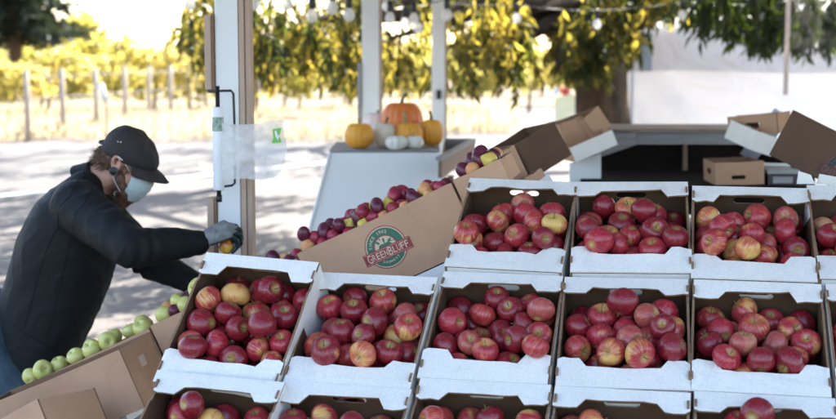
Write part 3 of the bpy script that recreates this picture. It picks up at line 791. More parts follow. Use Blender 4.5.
c_r, M_r, L_r, H_r = carton_px((793,110),(868,146.5),(775.5,158), 4.7, 4.6, .30, 'large kraft carton in painted shade with printed emblem leaning at the right edge', CSHADED, 28)
emblem(c_r, .238, .055, .0615, inks=INK_SHADED)
slot = MB().plate(rounded_slot(.018,.115,.012,.035), [], .0006, Matrix(((1,0,0,0),(0,0,-1,-.0004),(0,1,0,0),(0,0,0,1)))); 
carton_px((715,163),(764,161),(719,186), 6.0, 6.0, .25, 'small open brown carton with a slot handle inside the dark bench', CMATS, 29)
_c = at(739, 177.5, 5.99)
# slot on the near face of that carton
sl_o = bpy.data.objects['kraft_carton.%03d' % (len([o for o in bpy.data.objects if o.name.startswith('kraft_carton')])-1)]
Ms = sl_o.matrix_world.inverted()
lcs = Ms @ _c
MB().plate(rounded_slot(lcs.x, lcs.z, .062, .017), [], .0008, Matrix(((1,0,0,0),(0,0,-1,-.0002),(0,1,0,0),(0,0,0,1)))).build('handle_slot', M['dark_panel'], sl_o)
# dark crate with grey rim at right of the brown one
cr = empty('grey_crate', frame(at(768,186,6.0), Vector((1,0,0)), Vector((0,1,0)), Vector((0,0,1))), 'low grey black crate standing right of the small brown carton', 'crate')
MB().box((0,0,0),(.13,.2,.052)).build('crate_body', M['black_metal'], cr)
MB().box((-.004,-.004,.053),(.134,.204,.070)).build('rim', M['board_grey'], cr)
MB().box((.02,-.004,.012),(.105,-.001,.040)).build('vent_panel', M['board_grey'], cr)
# white tray lids on the far slopes
def slab_px(name, tl, tr, bl, Y, depth, label, cat, mats, thick_end=None):
    a = at(*tl, Y); b = at(*tr, Y+.02); c = at(*bl, Y)
    ax = (b-a); Ln = ax.length; ax.normalize(); dn_ = c-a; dn_ -= ax*dn_.dot(ax); H_ = dn_.length; az = -dn_.normalized(); ay = az.cross(ax)
    Mw = frame(a - az*H_, ax, ay, az)
    o = empty(name, Mw, label, cat)
    MB().box((0,0,0),(Ln,.006,H_)).build('side_wall', mats[0], o, bevel=.001)
    MB().box((0,depth,0),(Ln,depth+.006,H_)).build('side_wall', mats[0], o)
    MB().box((0,.0065,0),(.006,depth-.001,H_)).build('end_wall', mats[1], o)
    MB().box((Ln-.006,.0065,0),(Ln,depth-.001,H_)).build('end_wall', mats[1], o)
    MB().box((.0065,.0065,0),(Ln-.0065,depth-.001,.006)).build('base', mats[0], o)
    return o
slab_px('white_tray', (570,148),(612,130),(575,163), 6.1, .30, 'empty white tray lying on the far slope below the brown pair', 'fruit tray', (M['white_card'], M['kraft']))
slab_px('white_tray', (757,131),(778,138),(745,148), 5.9, .28, 'empty white tray tilted behind the large printed carton', 'fruit tray', (M['white_card'], M['white_card']))
# far bench with white beam and dark recess
Yb = 6.75
fb = empty('far_bench', at(612,133,Yb), 'dark brown recessed bench with pale beam beyond the apple trays', 'bench')
def fbp(px, py, dy=0): return tuple(at(px, py, Yb+dy) - at(612,133,Yb))
def prism(mb, pts, Y0, dY, org, mi=0):
    a = [at(px, py, Y0) - org for px, py in pts]; n = len(a)
    b = [p + Vector((0, dY, 0)) for p in a]
    mb.add([tuple(p) for p in a+b], [tuple(range(n))[::-1], tuple(range(n, 2*n))] + [(i, (i+1) % n, (i+1) % n+n, i+n) for i in range(n)], mi); return mb
ob = at(612,133,Yb)
prism(MB(), [(636,132),(736,132),(740,144),(638,144)], Yb, .04, ob).build('beam', M['board_grey'], fb)
prism(MB(), [(606,129.5),(800,129.5),(800,131.4),(606,131.4)], Yb-.05, .5, ob).build('top_board', M['wood_brown'], fb)
prism(MB(), [(615,132),(635.5,132),(638,144.2),(598,158),(598,149)], Yb-.01, .03, ob).build('side_panel', M['board_grey'], fb)
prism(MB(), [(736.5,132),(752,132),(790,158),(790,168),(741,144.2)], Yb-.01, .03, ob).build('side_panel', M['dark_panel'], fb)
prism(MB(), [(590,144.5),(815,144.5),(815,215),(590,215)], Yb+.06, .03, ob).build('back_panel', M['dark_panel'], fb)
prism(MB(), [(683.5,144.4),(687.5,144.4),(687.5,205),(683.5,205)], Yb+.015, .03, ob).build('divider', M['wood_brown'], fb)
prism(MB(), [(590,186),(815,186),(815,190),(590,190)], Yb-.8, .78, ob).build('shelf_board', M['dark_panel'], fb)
prism(MB(), [(570,164),(601,154),(601,215),(570,215)], Yb-.45, .03, ob).build('end_panel', M['white_paint'], fb)
prism(MB(), [(757,163),(790,164),(790,172),(757,170)], Yb-.5, .03, ob).build('cross_rail', M['white_paint'], fb)
for pxx in (606, 795):
    o = at(pxx, 215, Yb) - ob
    MB().box((o.x-.03, 0, -ob.z), (o.x+.03, .06, o.z)).build('leg', M['wood_brown'], fb)
# torn white flap scraps between the top trays and the cartons
for (pts, Y, lb) in (([(484,172),(503,165),(513,182),(486,184)], 4.35, 'torn white cardboard flap under the short uphill carton'), ([(535,184),(548,174),(556,185)], 4.4, 'small white cardboard corner peeking above the leftmost top tray'),
                     ([(797,184),(799,171),(811,175),(815,184)], 4.15, 'white cardboard corner rising between the two rightmost top trays'), ([(817,184),(820,174),(842,178),(842,186)], 4.2, 'white cardboard scrap above the rightmost top tray')):
    prism(MB(), pts, Y, .006, Vector((0,0,0))).build('cardboard_flap', M['white_card'])
    o = bpy.context.scene.objects[-1]
for o in [o for o in bpy.data.objects if o.name.startswith('cardboard_flap')]:
    i = 0 if '.' not in o.name else int(o.name.split('.')[1])
    tag(o, ['torn white cardboard flap beside the short uphill carton','small white cardboard corner peeking above the leftmost top tray','white cardboard corner rising between the two rightmost top trays','white cardboard scrap above the rightmost top tray'][i], 'cardboard flap')

# ------------------------------------------------------------------ white podium with pumpkins and glass crate
YP = 7.0
po = at(330,152,YP)
podium = empty('podium', po, 'tall white painted podium carrying the pumpkins', 'podium')
zt_ = 0
tl = at(330,152.6,YP); tr = at(439,152.6,YP)
bl = tl + Vector((-.26,-.35,-1.0)); br = tr + Vector((.1,-.35,-1.0))
bk = Vector((0,.62,0))
v = [tl, tr, br, bl, tl+bk, tr+bk, br+bk+Vector((0,.3,0)), bl+bk+Vector((0,.3,0))]
MB().add([tuple(p-po) for p in v], [(0,3,2,1),(0,1,5,4),(1,2,6,5),(3,0,4,7),(4,5,6,7),(2,3,7,6)]).build('body', M['white_paint'], podium)
MB().box((-.006,-.006,.0015),(tr.x-tl.x+.006,.63,.010)).build('top_board', M['board_grey'], podium, bevel=.003)
for (a_, b2) in ((tl, bl), (tr, br)):
    MB().tube([tuple(a_-po+Vector((0,-.004,0))), tuple(b2-po+Vector((0,-.004,0)))], .008, 6).build('corner_strip', M['white_paint'], podium)
PT = tl.z + .010
def pumpkin_mb(rx, h, ribs, depth, n=96, m=22, seed=0):
    vs = []; fs = []
    rnd = random.Random(seed); ph0 = rnd.uniform(0, 6)
    for i in range(m+1):
        ph = PI*i/m; c, s_ = math.cos(ph), math.sin(ph)
        for k in range(n):
            a = 2*PI*k/n
            rib = abs(math.cos(ribs*a/2+ph0))**.6
            q = (s_**.82)*(1 - depth*(1-rib))*(1+.03*math.cos(a+ph0))
            z = .5*h*(c + 1) - .10*h*math.exp(-(ph/.38)**2) + .05*h*math.exp(-((PI-ph)/.4)**2) - depth*.3*h*(1-rib)*c*.4
            vs.append((rx*q*math.cos(a), rx*q*math.sin(a), max(z, 0)))
    for i in range(m):
        for k in range(n): fs.append((i*n+k,(i+1)*n+k,(i+1)*n+(k+1)%n,i*n+(k+1)%n))
    return MB().add(vs, fs)
PM = {'orange': simple('pumpkin_orange', (.70,.20,.035), (.60,.14,.03), rough=.5, scale=9), 'amber': simple('pumpkin_amber', (.78,.36,.035), (.66,.27,.03), rough=.5, scale=12),
      'cream': simple('pumpkin_cream', (.72,.64,.52), (.62,.54,.42), rough=.5, scale=9), 'white': simple('pumpkin_white', (.80,.77,.70), (.70,.67,.60), rough=.5, scale=9), 'pink': simple('pumpkin_pale', (.80,.62,.56), (.74,.58,.52), rough=.6, scale=9),
      'stem_dark': simple('stem_dark', (.06,.06,.02), (.14,.12,.05), rough=.8, scale=40), 'stem_tan': simple('stem_tan', (.40,.30,.15), (.3,.2,.1), rough=.8, scale=40)}
pk = [ # cx, bottom py, half width px, height px, Y, color, ribs, depth, stem color, stem pts px, label
 (359,152,15.0,28,7.06,'amber',14,.06,'stem_tan',[(359,127),(359.5,121)],.0045,'small round amber pumpkin, leftmost on the podium'),
 (384,151,13.0,27,7.16,'cream',10,.04,'stem_dark',[(385,128),(388,122)],.006,'cream coloured oval pumpkin between the amber and the large orange one'),
 (402,149,21.5,46,7.36,'orange',16,.08,'stem_dark',[(401,106),(403,101),(407,97)],.009,'largest orange pumpkin at the back of the podium group'),
 (409,150,14.5,27,7.17,'amber',14,.09,'stem_tan',[(406,126),(405,119),(404,114)],.010,'amber pumpkin with thick tan stem before the largest pumpkin'),
 (432,150,12.0,29,7.26,'amber',12,.08,'stem_dark',[(431,124),(431,120),(429.5,115)],.008,'tall amber pumpkin with dark stem, rightmost on the podium'),
 (396,152,11.5,15.5,6.99+.03,'white',9,.16,'stem_tan',[(396,138),(395,134)],.004,'small ribbed white mini pumpkin at the front, left of its twin'),
 (414.5,152,9.5,14.5,7.06,'white',9,.16,'stem_tan',[(413,138),(414,134)],.004,'small ribbed white mini pumpkin at the front, right of its twin'),
 (378,148,17,33,7.50,'pink',12,.05,'stem_tan',[(378,117),(378,114)],.006,'pale pink blurred pumpkin at the back left of the group')]
for (px, pb, hw, hh, Y, cl, ribs, dp_, sc_, sp_, sr, lb) in pk:
    k = Y/F
    base = Vector((at(px, pb, Y).x, Y, PT+.001))
    p = empty('pumpkin', base, lb, 'pumpkin', 'pumpkins on the white podium')
    h = (pb-(pb-hh))*k
    pumpkin_mb(hw*k, h, ribs, dp_, seed=int(px)).build('flesh', PM[cl], p, smooth=True)
    off = (sp_[0][1] - (pb-hh))     # stem relative to crown
    pts = [(( sx - px)*k, 0, h*.93 + (sp_[0][1]-sy)*k) for sx, sy in sp_]
    pts[0] = (pts[0][0], 0, h*.86)
    MB().tube(pts, [sr*1.25]+[sr*.85]*(len(pts)-2)+[sr], 8).build('stem', PM[sc_], p, smooth=True)
# wooden crate with glass front right of the pumpkins
gz = at(439,157,6.6).z
q = [Vector((.113,6.6,0)), Vector((at(475.5,137,8.0).x,8.0,0)), Vector((.150,8.0,0)), Vector((.122,7.0,0))]
gcr = empty('wooden_case', q[0] + Vector((0,0,gz)), 'low wooden display case with grey rim beside the pumpkins', 'display case')
def wallseg(mb, a, b, z0, z1, th=.018):
    d = (b-a).normalized(); n = Vector((-d.y, d.x, 0))*th
    P = [a, b, b+n, a+n]; o_ = q[0]
    mb.add([tuple(p-o_+Vector((0,0,z0))) for p in P]+[tuple(p-o_+Vector((0,0,z1))) for p in P], [(0,3,2,1),(4,5,6,7),(0,1,5,4),(1,2,6,5),(2,3,7,6),(3,0,4,7)]); return mb
wallseg(MB(), q[0], q[1], -.10, -.018).build('side_panel', M['wood_brown'], gcr)
wallseg(MB(), q[0]+Vector((0,-.004,0)), q[1]+Vector((.004,0,0)), -.017, .0, .03).build('rim', M['board_grey'], gcr)
wallseg(MB(), q[1]+Vector((0,.002,0)), q[2]+Vector((0,.002,0)), -.10, .0).build('end_panel', M['board_grey'], gcr)
wallseg(MB(), q[2]+Vector((0,-.003,0)), q[3], -.10, .0, .008).build('side_panel', M['wood_brown'], gcr)
MB().add([tuple(p-q[0]+Vector((0,0,-.06))) for p in q], [(0,1,2,3)]).build('base', simple('moss_board', (.16,.15,.09), (.10,.10,.07)), gcr)
for p in (q[1]+Vector((-.06,-.08,0)), q[0]+Vector((.045,.15,0))):
    o_ = p-q[0]; MB().box((o_.x-.015,o_.y-.015,-gz),(o_.x+.015,o_.y+.015,-.102)).build('leg', M['wood_brown'], gcr)

# ------------------------------------------------------------------ string lights
bulb_glass = film('bulb_glass', (.93,.92,.90), .62, .12, .5)
def bulbs(Y, pts, wires, group, place):
    for (px, py) in pts:
        pass
BULB = MB().lathe([(.010,0),(.013,-.010),(.022,-.022),(.030,-.042),(.0305,-.055),(.025,-.070),(.014,-.080),(.003,-.083)], 18)
SOCK = MB().lathe([(.005,.058),(.015,.052),(.018,.034),(.0185,.0),(.016,-.010)], 14)
b_me = BULB.build('bulb', bulb_glass, None, smooth=True); bm1 = b_me.data; bpy.data.objects.remove(b_me)
s_me = SOCK.build('bulb_socket', M['black_metal'], None, smooth=True); bm2 = s_me.data; bpy.data.objects.remove(s_me)
BL = [  # strings: Y, bulb centres px, extra wire ends, bulb label place
 (7.6, [(190,4,'left of the bag post'),(254.5,5,'just right of the bag post'),(287,5,'second right of the bag post'),(312,17,'with black socket above the plastic bag'),(332,9,'between two bulbs before the second post'),(349,16,'just left of the second post')], (60,-22), (420,-8)),
 (9.0, [(387,7,'highest of the cluster right of second post'),(405,24.5,'third lowest in the cluster between two posts'),(418,29,'lowest in the cluster between the two posts')], (352,-10), (436,-4)),
 (8.6, [(390,19,'second in the cluster between two posts'),(414,20,'right in the cluster between two posts'),(447,16,'at the edge of the slim post')], (352,-6), (520,-12)),
 (10.2, [(517,19,'alone before the leafy branch'),(597,25,'before the trunk top, left of the tent'),(682.5,16,'above the tent roof edge'),(764,19,'in the dark leaves near the clear curtain')], (430,2), (900,-20))]
for (Y, pts, e0, e1) in BL:
    sc_b = 1.02
    root = None
    wp = [at(e0[0], e0[1], Y)]
    for (px, py, pl) in pts:
        c = at(px, py, Y); topz = c + Vector((0,0,.052*sc_b))
        o = empty('light_bulb', Matrix.Translation(topz) @ SC(sc_b, sc_b, sc_b), 'unlit round festoon bulb hanging ' + pl, 'light bulb', 'festoon bulbs on strings under the shelter')
        for nm_, me in (('bulb_glass', bm1), ('bulb_socket', bm2)):
            q = bpy.data.objects.new(nm_, me); col.objects.link(q); q.parent = o
        wp.append(topz + Vector((0,0,.048*sc_b)))
    wp.append(at(e1[0], e1[1], Y))
    # sagging wire between attachment points
    P = []
    for a_, b2 in zip(wp[:-1], wp[1:]):
        for k in range(8):
            t = k/8; q = a_.lerp(b2, t); q.z -= .02*4*t*(1-t)*0.6; P.append(q)
    P.append(wp[-1])
    P = [Vector((wp[0].x-.4, Y, RZ_-.02))] + P + [Vector((wp[-1].x+.4, Y, RZ_-.02))]
    MB().tube([tuple(p) for p in P], .003, 5).build('light_wire', M['black_metal'])
labs = ['thin black light string crossing behind the nearest post', 'thin black light string over the upper bulb cluster', 'thin black light string over the lower bulb cluster', 'thin black light string crossing before the tree and tent']
for o in [o for o in bpy.data.objects if o.name.startswith('light_wire')]:
    i = 0 if '.' not in o.name else int(o.name.split('.')[1]); tag(o, labs[i], 'wire')

# ------------------------------------------------------------------ tent, clear curtain, trunk, sign
YT = 14.0
M['tent'] = simple('tent_fabric', (.80,.81,.83), (.76,.77,.80), rough=.7, scale=2, bump=.5, bscale=3, stretch=(1,1,.35))
m, nt, out = newmat('tent_fabric_wrinkled')
b = N(nt, 'ShaderNodeBsdfPrincipled', i_Roughness=.7); b.inputs['Base Color'].default_value = (.80,.79,.79,1)
t_ = N(nt, 'ShaderNodeBsdfTranslucent'); t_.inputs[0].default_value = (.74,.72,.72,1)
mx = N(nt, 'ShaderNodeMixShader'); mx.inputs[0].default_value = .5; L(nt, b.outputs[0], mx.inputs[1]); L(nt, t_.outputs[0], mx.inputs[2]); L(nt, mx.outputs[0], out.inputs[0])
tc = N(nt, 'ShaderNodeTexCoord'); n1 = N(nt, 'ShaderNodeTexNoise', i_Scale=1.6, i_Detail=5, i_Distortion=2.5); L(nt, tc.outputs['Object'], n1.inputs['Vector'])
bp = N(nt, 'ShaderNodeBump', i_Strength=.8, i_Distance=.12); L(nt, n1.outputs[0], bp.inputs['Height']); L(nt, bp.outputs[0], b.inputs['Normal'])
M['tent'] = m
tx0 = at(633, 60, YT).x; z_top = zat(27, YT); z_v = zat(72, YT); TWd = 3.2
tent = empty('canopy_tent', (tx0, YT, 0), 'white fabric canopy tent with side walls and small grey window', 'tent')
def cloth(nx, nz, f):
    vs = [f(i/nx, j/nz) for j in range(nz+1) for i in range(nx+1)]
    fs = [(j*(nx+1)+i, j*(nx+1)+i+1, (j+1)*(nx+1)+i+1, (j+1)*(nx+1)+i) for j in range(nz) for i in range(nx)]
    return MB().add(vs, fs)
cloth(60, 40, lambda u, v: (u*TWd, .03*math.sin(u*19+5*v)*(1-v)+.06*noise.noise(Vector((u*7+v*4, v*5-u*3, 1)))+.02*noise.noise(Vector((u*25, v*16, 4))), .03+(z_top-.06)*v)).build('front_wall', M['tent'], tent, smooth=True)
cloth(30, 30, lambda u, v: (-.004+.02*noise.noise(Vector((u*6, v*5, 3))), u*3.0, .03+(z_top-.05)*v)).build('side_wall', M['tent'], tent, smooth=True)
cloth(30, 30, lambda u, v: (TWd+.004+.02*noise.noise(Vector((u*6, v*5, 9))), u*3.0, .03+(z_top-.05)*v)).build('side_wall', M['tent'], tent, smooth=True)
cloth(60, 6, lambda u, v: (-.02+u*(TWd+.04), -.045+.008*math.sin(u*35), z_v+(z_top-z_v)*v + (.012*math.sin(u*9) if v < .1 else 0))).build('valance', M['tent'], tent, smooth=True)
cx_, cy_ = TWd/2, 1.5
MB().add([(-.03,-.05,z_top),(TWd+.03,-.05,z_top),(TWd+.03,3.05,z_top),(-.03,3.05,z_top),(cx_,cy_,z_top+.75)], [(0,1,4),(1,2,4),(2,3,4),(3,0,4)]).build('tent_roof', M['tent'], tent)
for (a_, b2) in ((0,0),(TWd,0),(0,3),(TWd,3)):
    MB().box((a_-.035,b2-.035 + (.0 if b2 else -.04),0),(a_+.005,b2+.005 - (.0 if b2 else .04),z_top-.005)).build('leg', M['white_paint'], tent)
wx0, wx1 = at(638,50,YT).x-tx0, at(651,50,YT).x-tx0
MB().box((wx0,-.062,zat(71,YT)),(wx1,-.052,zat(33,YT))).build('window', simple('window_grey', (.30,.36,.41), (.38,.44,.48), rough=.3, scale=12), tent)
# clear vinyl curtain hanging from the roof edge at right
YC = 9.4
vc = empty('clear_curtain', (at(788,50,YC).x, YC, 0), 'clear vinyl curtain rolled at its edge hanging before the tent', 'curtain')
vz = zat(95, YC)
cloth(24, 10, lambda u, v: (u*1.6, .03*math.sin(u*14), vz+(RZ_-vz)*v)).build('curtain_sheet', film('clear_vinyl', (.8,.76,.74), -.06, .1, .3), vc, smooth=True)
MB().tube([(-.008,0,vz),(-.006,0,RZ_)], .016, 10).build('curtain_roll', film('vinyl_roll', (.70,.62,.58), .72, .2), vc, smooth=True)

# small yellow roadside board with red knob
YS = 20
sg = empty('yellow_board', at(556,118,YS), 'faded pale yellow board with a red top near the tree trunk', 'sign')
so_ = at(556,118,YS)
prism(MB(), [(555,97),(571,92),(592,110),(592,150),(555,150)], YS, .06, so_).build('board', simple('faded_yellow', (.72,.70,.36), (.80,.78,.62), rough=.7, scale=6), sg)
prism(MB(), [(552,95),(556,86),(559,90),(558,96)], YS-.05, .05, so_).build('pennant', M['white_paint'], sg)
MB().ell(tuple(at(565,91,YS)-so_), (.075,.05,.06)).build('cap', simple('red_cap', (.62,.06,.05)), sg, smooth=True)

# ------------------------------------------------------------------ vegetation
M['bark'] = simple('rough_bark', (.045,.028,.018), (.125,.075,.04), rough=.95, scale=14, bump=1.0, bscale=22, stretch=(1,1,.3), detail=8)
M['peach_leaf'] = leaf_mat('drooping_leaf', (.018,.028,.014), (.042,.060,.028), (.10,.12,.018), (.66,.50,.07), tmix=.50, fine=5)
M['peach_leaf_dark'] = leaf_mat('dark_leaf', (.014,.024,.010), (.030,.045,.014), (.06,.09,.01), (.12,.15,.02), tmix=.28)
M['vine_leaf'] = leaf_mat('vine_leaf', (.12,.12,.03), (.42,.34,.10), (.40,.36,.06), (.82,.66,.22), scale=.8, tmix=.5)
M['hedge_leaf'] = leaf_mat('golden_shrub_leaf', (.22,.20,.04), (.48,.38,.09), (.5,.44,.08), (.80,.62,.16), scale=.5, tmix=.5)
M['conifer_leaf'] = leaf_mat('conifer_needle', (.018,.026,.016), (.04,.05,.03), (.03,.05,.02), (.08,.1,.04), tmix=.2)
def leaves_object(name, P, D, Sz, Wd, mat, parent, rng, droop=True):
    """P positions, D directions (unit), Sz lengths; each leaf two bent quads either side of the midrib"""
    n = len(P)
    side = np.cross(D, rng.normal(size=(n,3))); side /= np.linalg.norm(side, axis=1)[:,None]+1e-9
    nor = np.cross(side, D)
    L_ = Sz[:,None]; W_ = (Sz*Wd)[:,None]
    a = P; b = P + D*L_*.45 + side*W_*.5 + nor*W_*.14; c = P + D*L_*1.0 - nor*L_*.10; d = P + D*L_*.45 - side*W_*.5 + nor*W_*.14; e = P + D*L_*.5
    V = np.stack([a,b,c,d,e], 1).reshape(-1,3)
    base = (np.arange(n)*5)[:,None]
    Fc = np.concatenate([base+np.array([[0,1,4]]), base+np.array([[1,2,4]]), base+np.array([[0,4,3]]), base+np.array([[4,2,3]])], 0)
    me = bpy.data.meshes.new(name)
    me.vertices.add(len(V)); me.vertices.foreach_set('co', V.ravel().astype(np.float32))
    me.loops.add(Fc.size); me.loops.foreach_set('vertex_index', Fc.ravel().astype(np.int32))
    me.polygons.add(len(Fc)); me.polygons.foreach_set('loop_start', (np.arange(len(Fc))*3).astype(np.int32)); me.polygons.foreach_set('loop_total', np.full(len(Fc), 3, np.int32))
    me.update(calc_edges=True); me.materials.append(mat)
    o = bpy.data.objects.new(name, me); col.objects.link(o)
    if parent: o.parent = parent; o.matrix_parent_inverse = Matrix.Translation(-Vector(parent.location))
    return o
def strands(rng, starts, length, per, leaf_len, spread=.42, out=None):
    P = []; D = []; S = []; tubes = []
    for s, ln in zip(starts, length):
        p = np.array(s, float); d = rng.normal(size=3)*.5; d[2] = -abs(d[2])*.4-.2; d /= np.linalg.norm(d)
        k = max(4, int(ln/.045)); pts = [p.copy()]
        for i in range(k):
            d = d*.86 + np.array([0,0,-.16]) + rng.normal(size=3)*.05; d /= np.linalg.norm(d)
            p = p + d*.045; pts.append(p.copy())
            for _ in range(per):
                q = d*.30 + np.array([0,0,-.72]) + rng.normal(size=3)*spread; q /= np.linalg.norm(q)
                P.append(p+rng.normal(size=3)*.01); D.append(q); S.append(leaf_len*rng.uniform(.6,1.2))
        tubes.append(pts)
    return np.array(P), np.array(D), np.array(S), tubes
rng = np.random.default_rng(5)
def tree_limbs(mb, base, tips, r0, rnd, nseg=7):
    for t in tips:
        a = Vector(base); b = Vector(t); P = []; Rr = []
        for k in range(nseg+1):
            u = k/nseg; q = a.lerp(b, u); q.z += .5*math.sin(PI*u)*(.4); q += Vector((rnd.gauss(0,.06), rnd.gauss(0,.06), rnd.gauss(0,.04)))*(1 if 0 < k < nseg else 0)
            P.append(tuple(q)); Rr.append(r0*(1-u)**.8+.012)
        mb.tube(P, Rr, 9)
# --- main tree: thick trunk left of the tent, drooping canopy
YM = 13.2
tx = at(610, 100, YM).x
tree = empty('fruit_tree', (tx, YM, 0), 'large drooping fruit tree with thick brown trunk left of the tent', 'tree')
rnd = random.Random(3)
tr_w = 22*YM/F
PX = []; RD = []
for k in range(10):
    z = k*.30; PX.append((.04*math.sin(k*1.1)-.01*k, 0, z-.05)); RD.append(tr_w*(1.35-.055*k if k > 1 else 1.55-.1*k))
mbt = MB(); mbt.tube(PX, RD, 28)
mbt.v = [tuple(Vector(v) * 1 + Vector((v[0], v[1], 0)).normalized()*(.03*noise.noise(Vector((v[0]*6, v[1]*6, v[2]*1.6)))+.02*math.sin(9*math.atan2(v[1], v[0])))) if True else v for v in mbt.v]
mbt.build('trunk', M['bark'], tree, smooth=True)
limb = MB()
def pl(px, py, Y): return tuple(at(px, py, Y) - Vector((tx, YM, 0)))
tips = [pl(500,52,11.6), pl(330,10,11.8), pl(210,-20,12), pl(440,20,10.8), pl(700,-10,11.2), pl(800,0,11.0), pl(540,10,10.5), pl(455,55,11.4), pl(385,40,11.6), pl(560,75,11.2), pl(270,35,12.0), (-1,-1,4.6),(1.2,.5,5),(.2,1.6,4.8),(-2.6,.6,4.2),(2.8,-.8,4.0),(-.5,-2.6,4.2)]
tree_limbs(limb, (0,0,1.9), tips, .12, rnd)
limb.build('limb', M['bark'], tree, smooth=True)
# visible lower fringe, by depth layers; bottoms follow the photo's fringe height
def fringe_bottom(px):       # lowest py of leaves at this px
    K = [(145,10),(165,28),(185,42),(200,60),(213,66),(246,60),(262,88),(290,70),(320,78),(350,84),(380,92),(430,88),(452,90),(480,74),(505,62),(520,84),(545,100),(570,84),(590,84),(612,68),(630,42),(640,24),(660,16),(700,14)]
    for (a, b), (c, d) in zip(K[:-1], K[1:]):
        if a <= px <= c: return b+(d-b)*(px-a)/(c-a)
    return 12
starts = []; lens = []
for _ in range(2000):
    px = random.uniform(146, 700); Y = random.uniform(10.6, 14.2); fb_ = fringe_bottom(px) + random.gauss(0, 6) + 16*noise.noise(Vector((px*.035, Y, 4.2)))
    ln = random.uniform(.15,.5)
    py_end = fb_ - abs(random.gauss(0, 1))*random.choice([10, 35, 60])
    e = at(px, py_end, Y); 
    # gaps of sky
    if noise.noise(Vector((px*.022, py_end*.03, 1.5))) > .17 or noise.noise(Vector((px*.06, py_end*.07, 6.5))) > .25: continue
    s = (e.x, e.y, e.z+ln*.9)
    starts.append(s); lens.append(ln)
for _ in range(170):
    px = random.uniform(572, 622); Y = random.uniform(10.8, 12.6); ln = random.uniform(.2,.5)
    e = at(px, fringe_bottom(px) - abs(random.gauss(0, 20)), Y); starts.append((e.x, e.y, e.z+ln*.9)); lens.append(ln)
P, D, S, tubes = strands(rng, starts, lens, 2, .135)
leaves_object('canopy', P, D, S, .28, M['peach_leaf'], tree, rng)
tw = MB()
for pts in tubes[::2]: tw.tube([tuple(Vector(p)-Vector((tx,YM,0))) for p in pts[::3]], .004, 4, cap=False)
tag(tw.build('twig', M['bark'], tree), kind='stuff')
# upper crown, out of the picture's top, casting the dappled shade on the lane
def crown_shell(n, c, rx, ry, rz, rng):
    out_ = []
    while len(out_) < n:
        v = rng.normal(size=3); v /= np.linalg.norm(v); r = rng.uniform(.55, 1.0)**.5
        p = np.array(c)+v*np.array([rx,ry,rz])*r
        if noise.noise(Vector((p[0]*.55, p[1]*.55, p[2]*.55+3))) < -.12: continue
        out_.append(p)
    return out_
st2 = crown_shell(620, (tx-1.2, YM-.2, 4.3), 5.0, 2.9, 1.6, rng)
st2 = [s for s in st2 if s[2]-.5 > CAMZ + (50/F)*s[1] + .35]
P, D, S, tubes = strands(rng, st2, [random.uniform(.3,.8) for _ in st2], 2, .16)
leaves_object('canopy', P, D, S, .34, M['peach_leaf'], tree, rng)
# --- dark near branches over the tent at right: a second tree whose trunk stands right of the picture
t2 = empty('fruit_tree', (at(1010,100,11.0).x, 11.0, 0), 'dark leafy tree reaching in over the tent from the right', 'tree')
mb = MB(); mb.tube([(0,0,0),(.02,0,.8),(-.05,0,1.6),(-.1,0,2.4),(0,0,3.4)], [.2,.17,.15,.13,.09], 14); mb.build('trunk', M['bark'], t2, smooth=True)
lb_ = MB(); t2o = t2.location
tree_limbs(lb_, (-.1,0,2.2), [tuple(at(800,-6,10.6)-t2o), tuple(at(740,-12,10.8)-t2o), tuple(at(860,10,10.8)-t2o)], .06, rnd)
lb_.build('limb', M['bark'], t2, smooth=True)
starts = []; lens = []
KK = [(690,14),(708,30),(725,36),(742,34),(758,46),(772,50),(790,56),(806,52),(822,40),(838,46),(860,40)]
for _ in range(250):
    px = random.uniform(692, 860); Y = random.uniform(10.0, 11.6)
    fbm = 20
    for (a, b), (c, d) in zip(KK[:-1], KK[1:]):
        if a <= px <= c: fbm = b+(d-b)*(px-a)/(c-a)
    py_end = fbm + random.gauss(0,5) - abs(random.gauss(0, 1))*random.choice([5, 20, 40])
    if noise.noise(Vector((px*.05, py_end*.05, 7.5))) > .18: continue
    e = at(px, py_end, Y); ln = random.uniform(.18,.5); starts.append((e.x, e.y, e.z+ln*.9)); lens.append(ln)
P, D, S, tubes = strands(rng, starts, lens, 2, .14)
leaves_object('canopy', P, D, S, .30, M['peach_leaf_dark'], t2, rng)
tw = MB()
for pts in tubes[::2]: tw.tube([tuple(Vector(p)-t2o) for p in pts[::3]], .004, 4, cap=False)
tag(tw.build('twig', M['bark'], t2), kind='stuff')
# --- neighbour tree left, outside the frame's top, shading the lane behind the man
def shade_tree(x, y, rx, ry, zc, rz, n, label):
    t = empty('fruit_tree', (x, y, 0), label, 'tree')
    mb = MB(); mb.tube([(0,0,0),(.03,0,1),(0,.02,2.2),(.05,0,zc)], [.2,.16,.13,.06], 12); mb.build('trunk', M['bark'], t, smooth=True)
    l = MB(); tree_limbs(l, (0,0,2.1), [(rx*.7*math.cos(a), ry*.7*math.sin(a), zc+.4) for a in np.linspace(0, 5.4, 6)], .09, rnd); l.build('limb', M['bark'], t, smooth=True)
    s = [q for q in crown_shell(n, (x, y, zc), rx, ry, rz, rng) if q[2]-.6 > CAMZ + (50/F)*q[1] + .2]
    P, D, S, _ = strands(rng, s, [random.uniform(.3,.7) for _ in s], 2, .17)
    leaves_object('canopy', P, D, S, .34, M['peach_leaf'], t, rng)
    return t
shade_tree(at(233,100,17.4).x, 17.4, 5.2, 3.6, 4.9, 1.7, 1500, 'leafy tree whose trunk stands right behind the nearest white post')

shade_tree(at(372,100,26.5).x, 26.5, 6.0, 2.8, 5.4, 1.6, 520, 'broad leafy tree far behind the second shelter post')
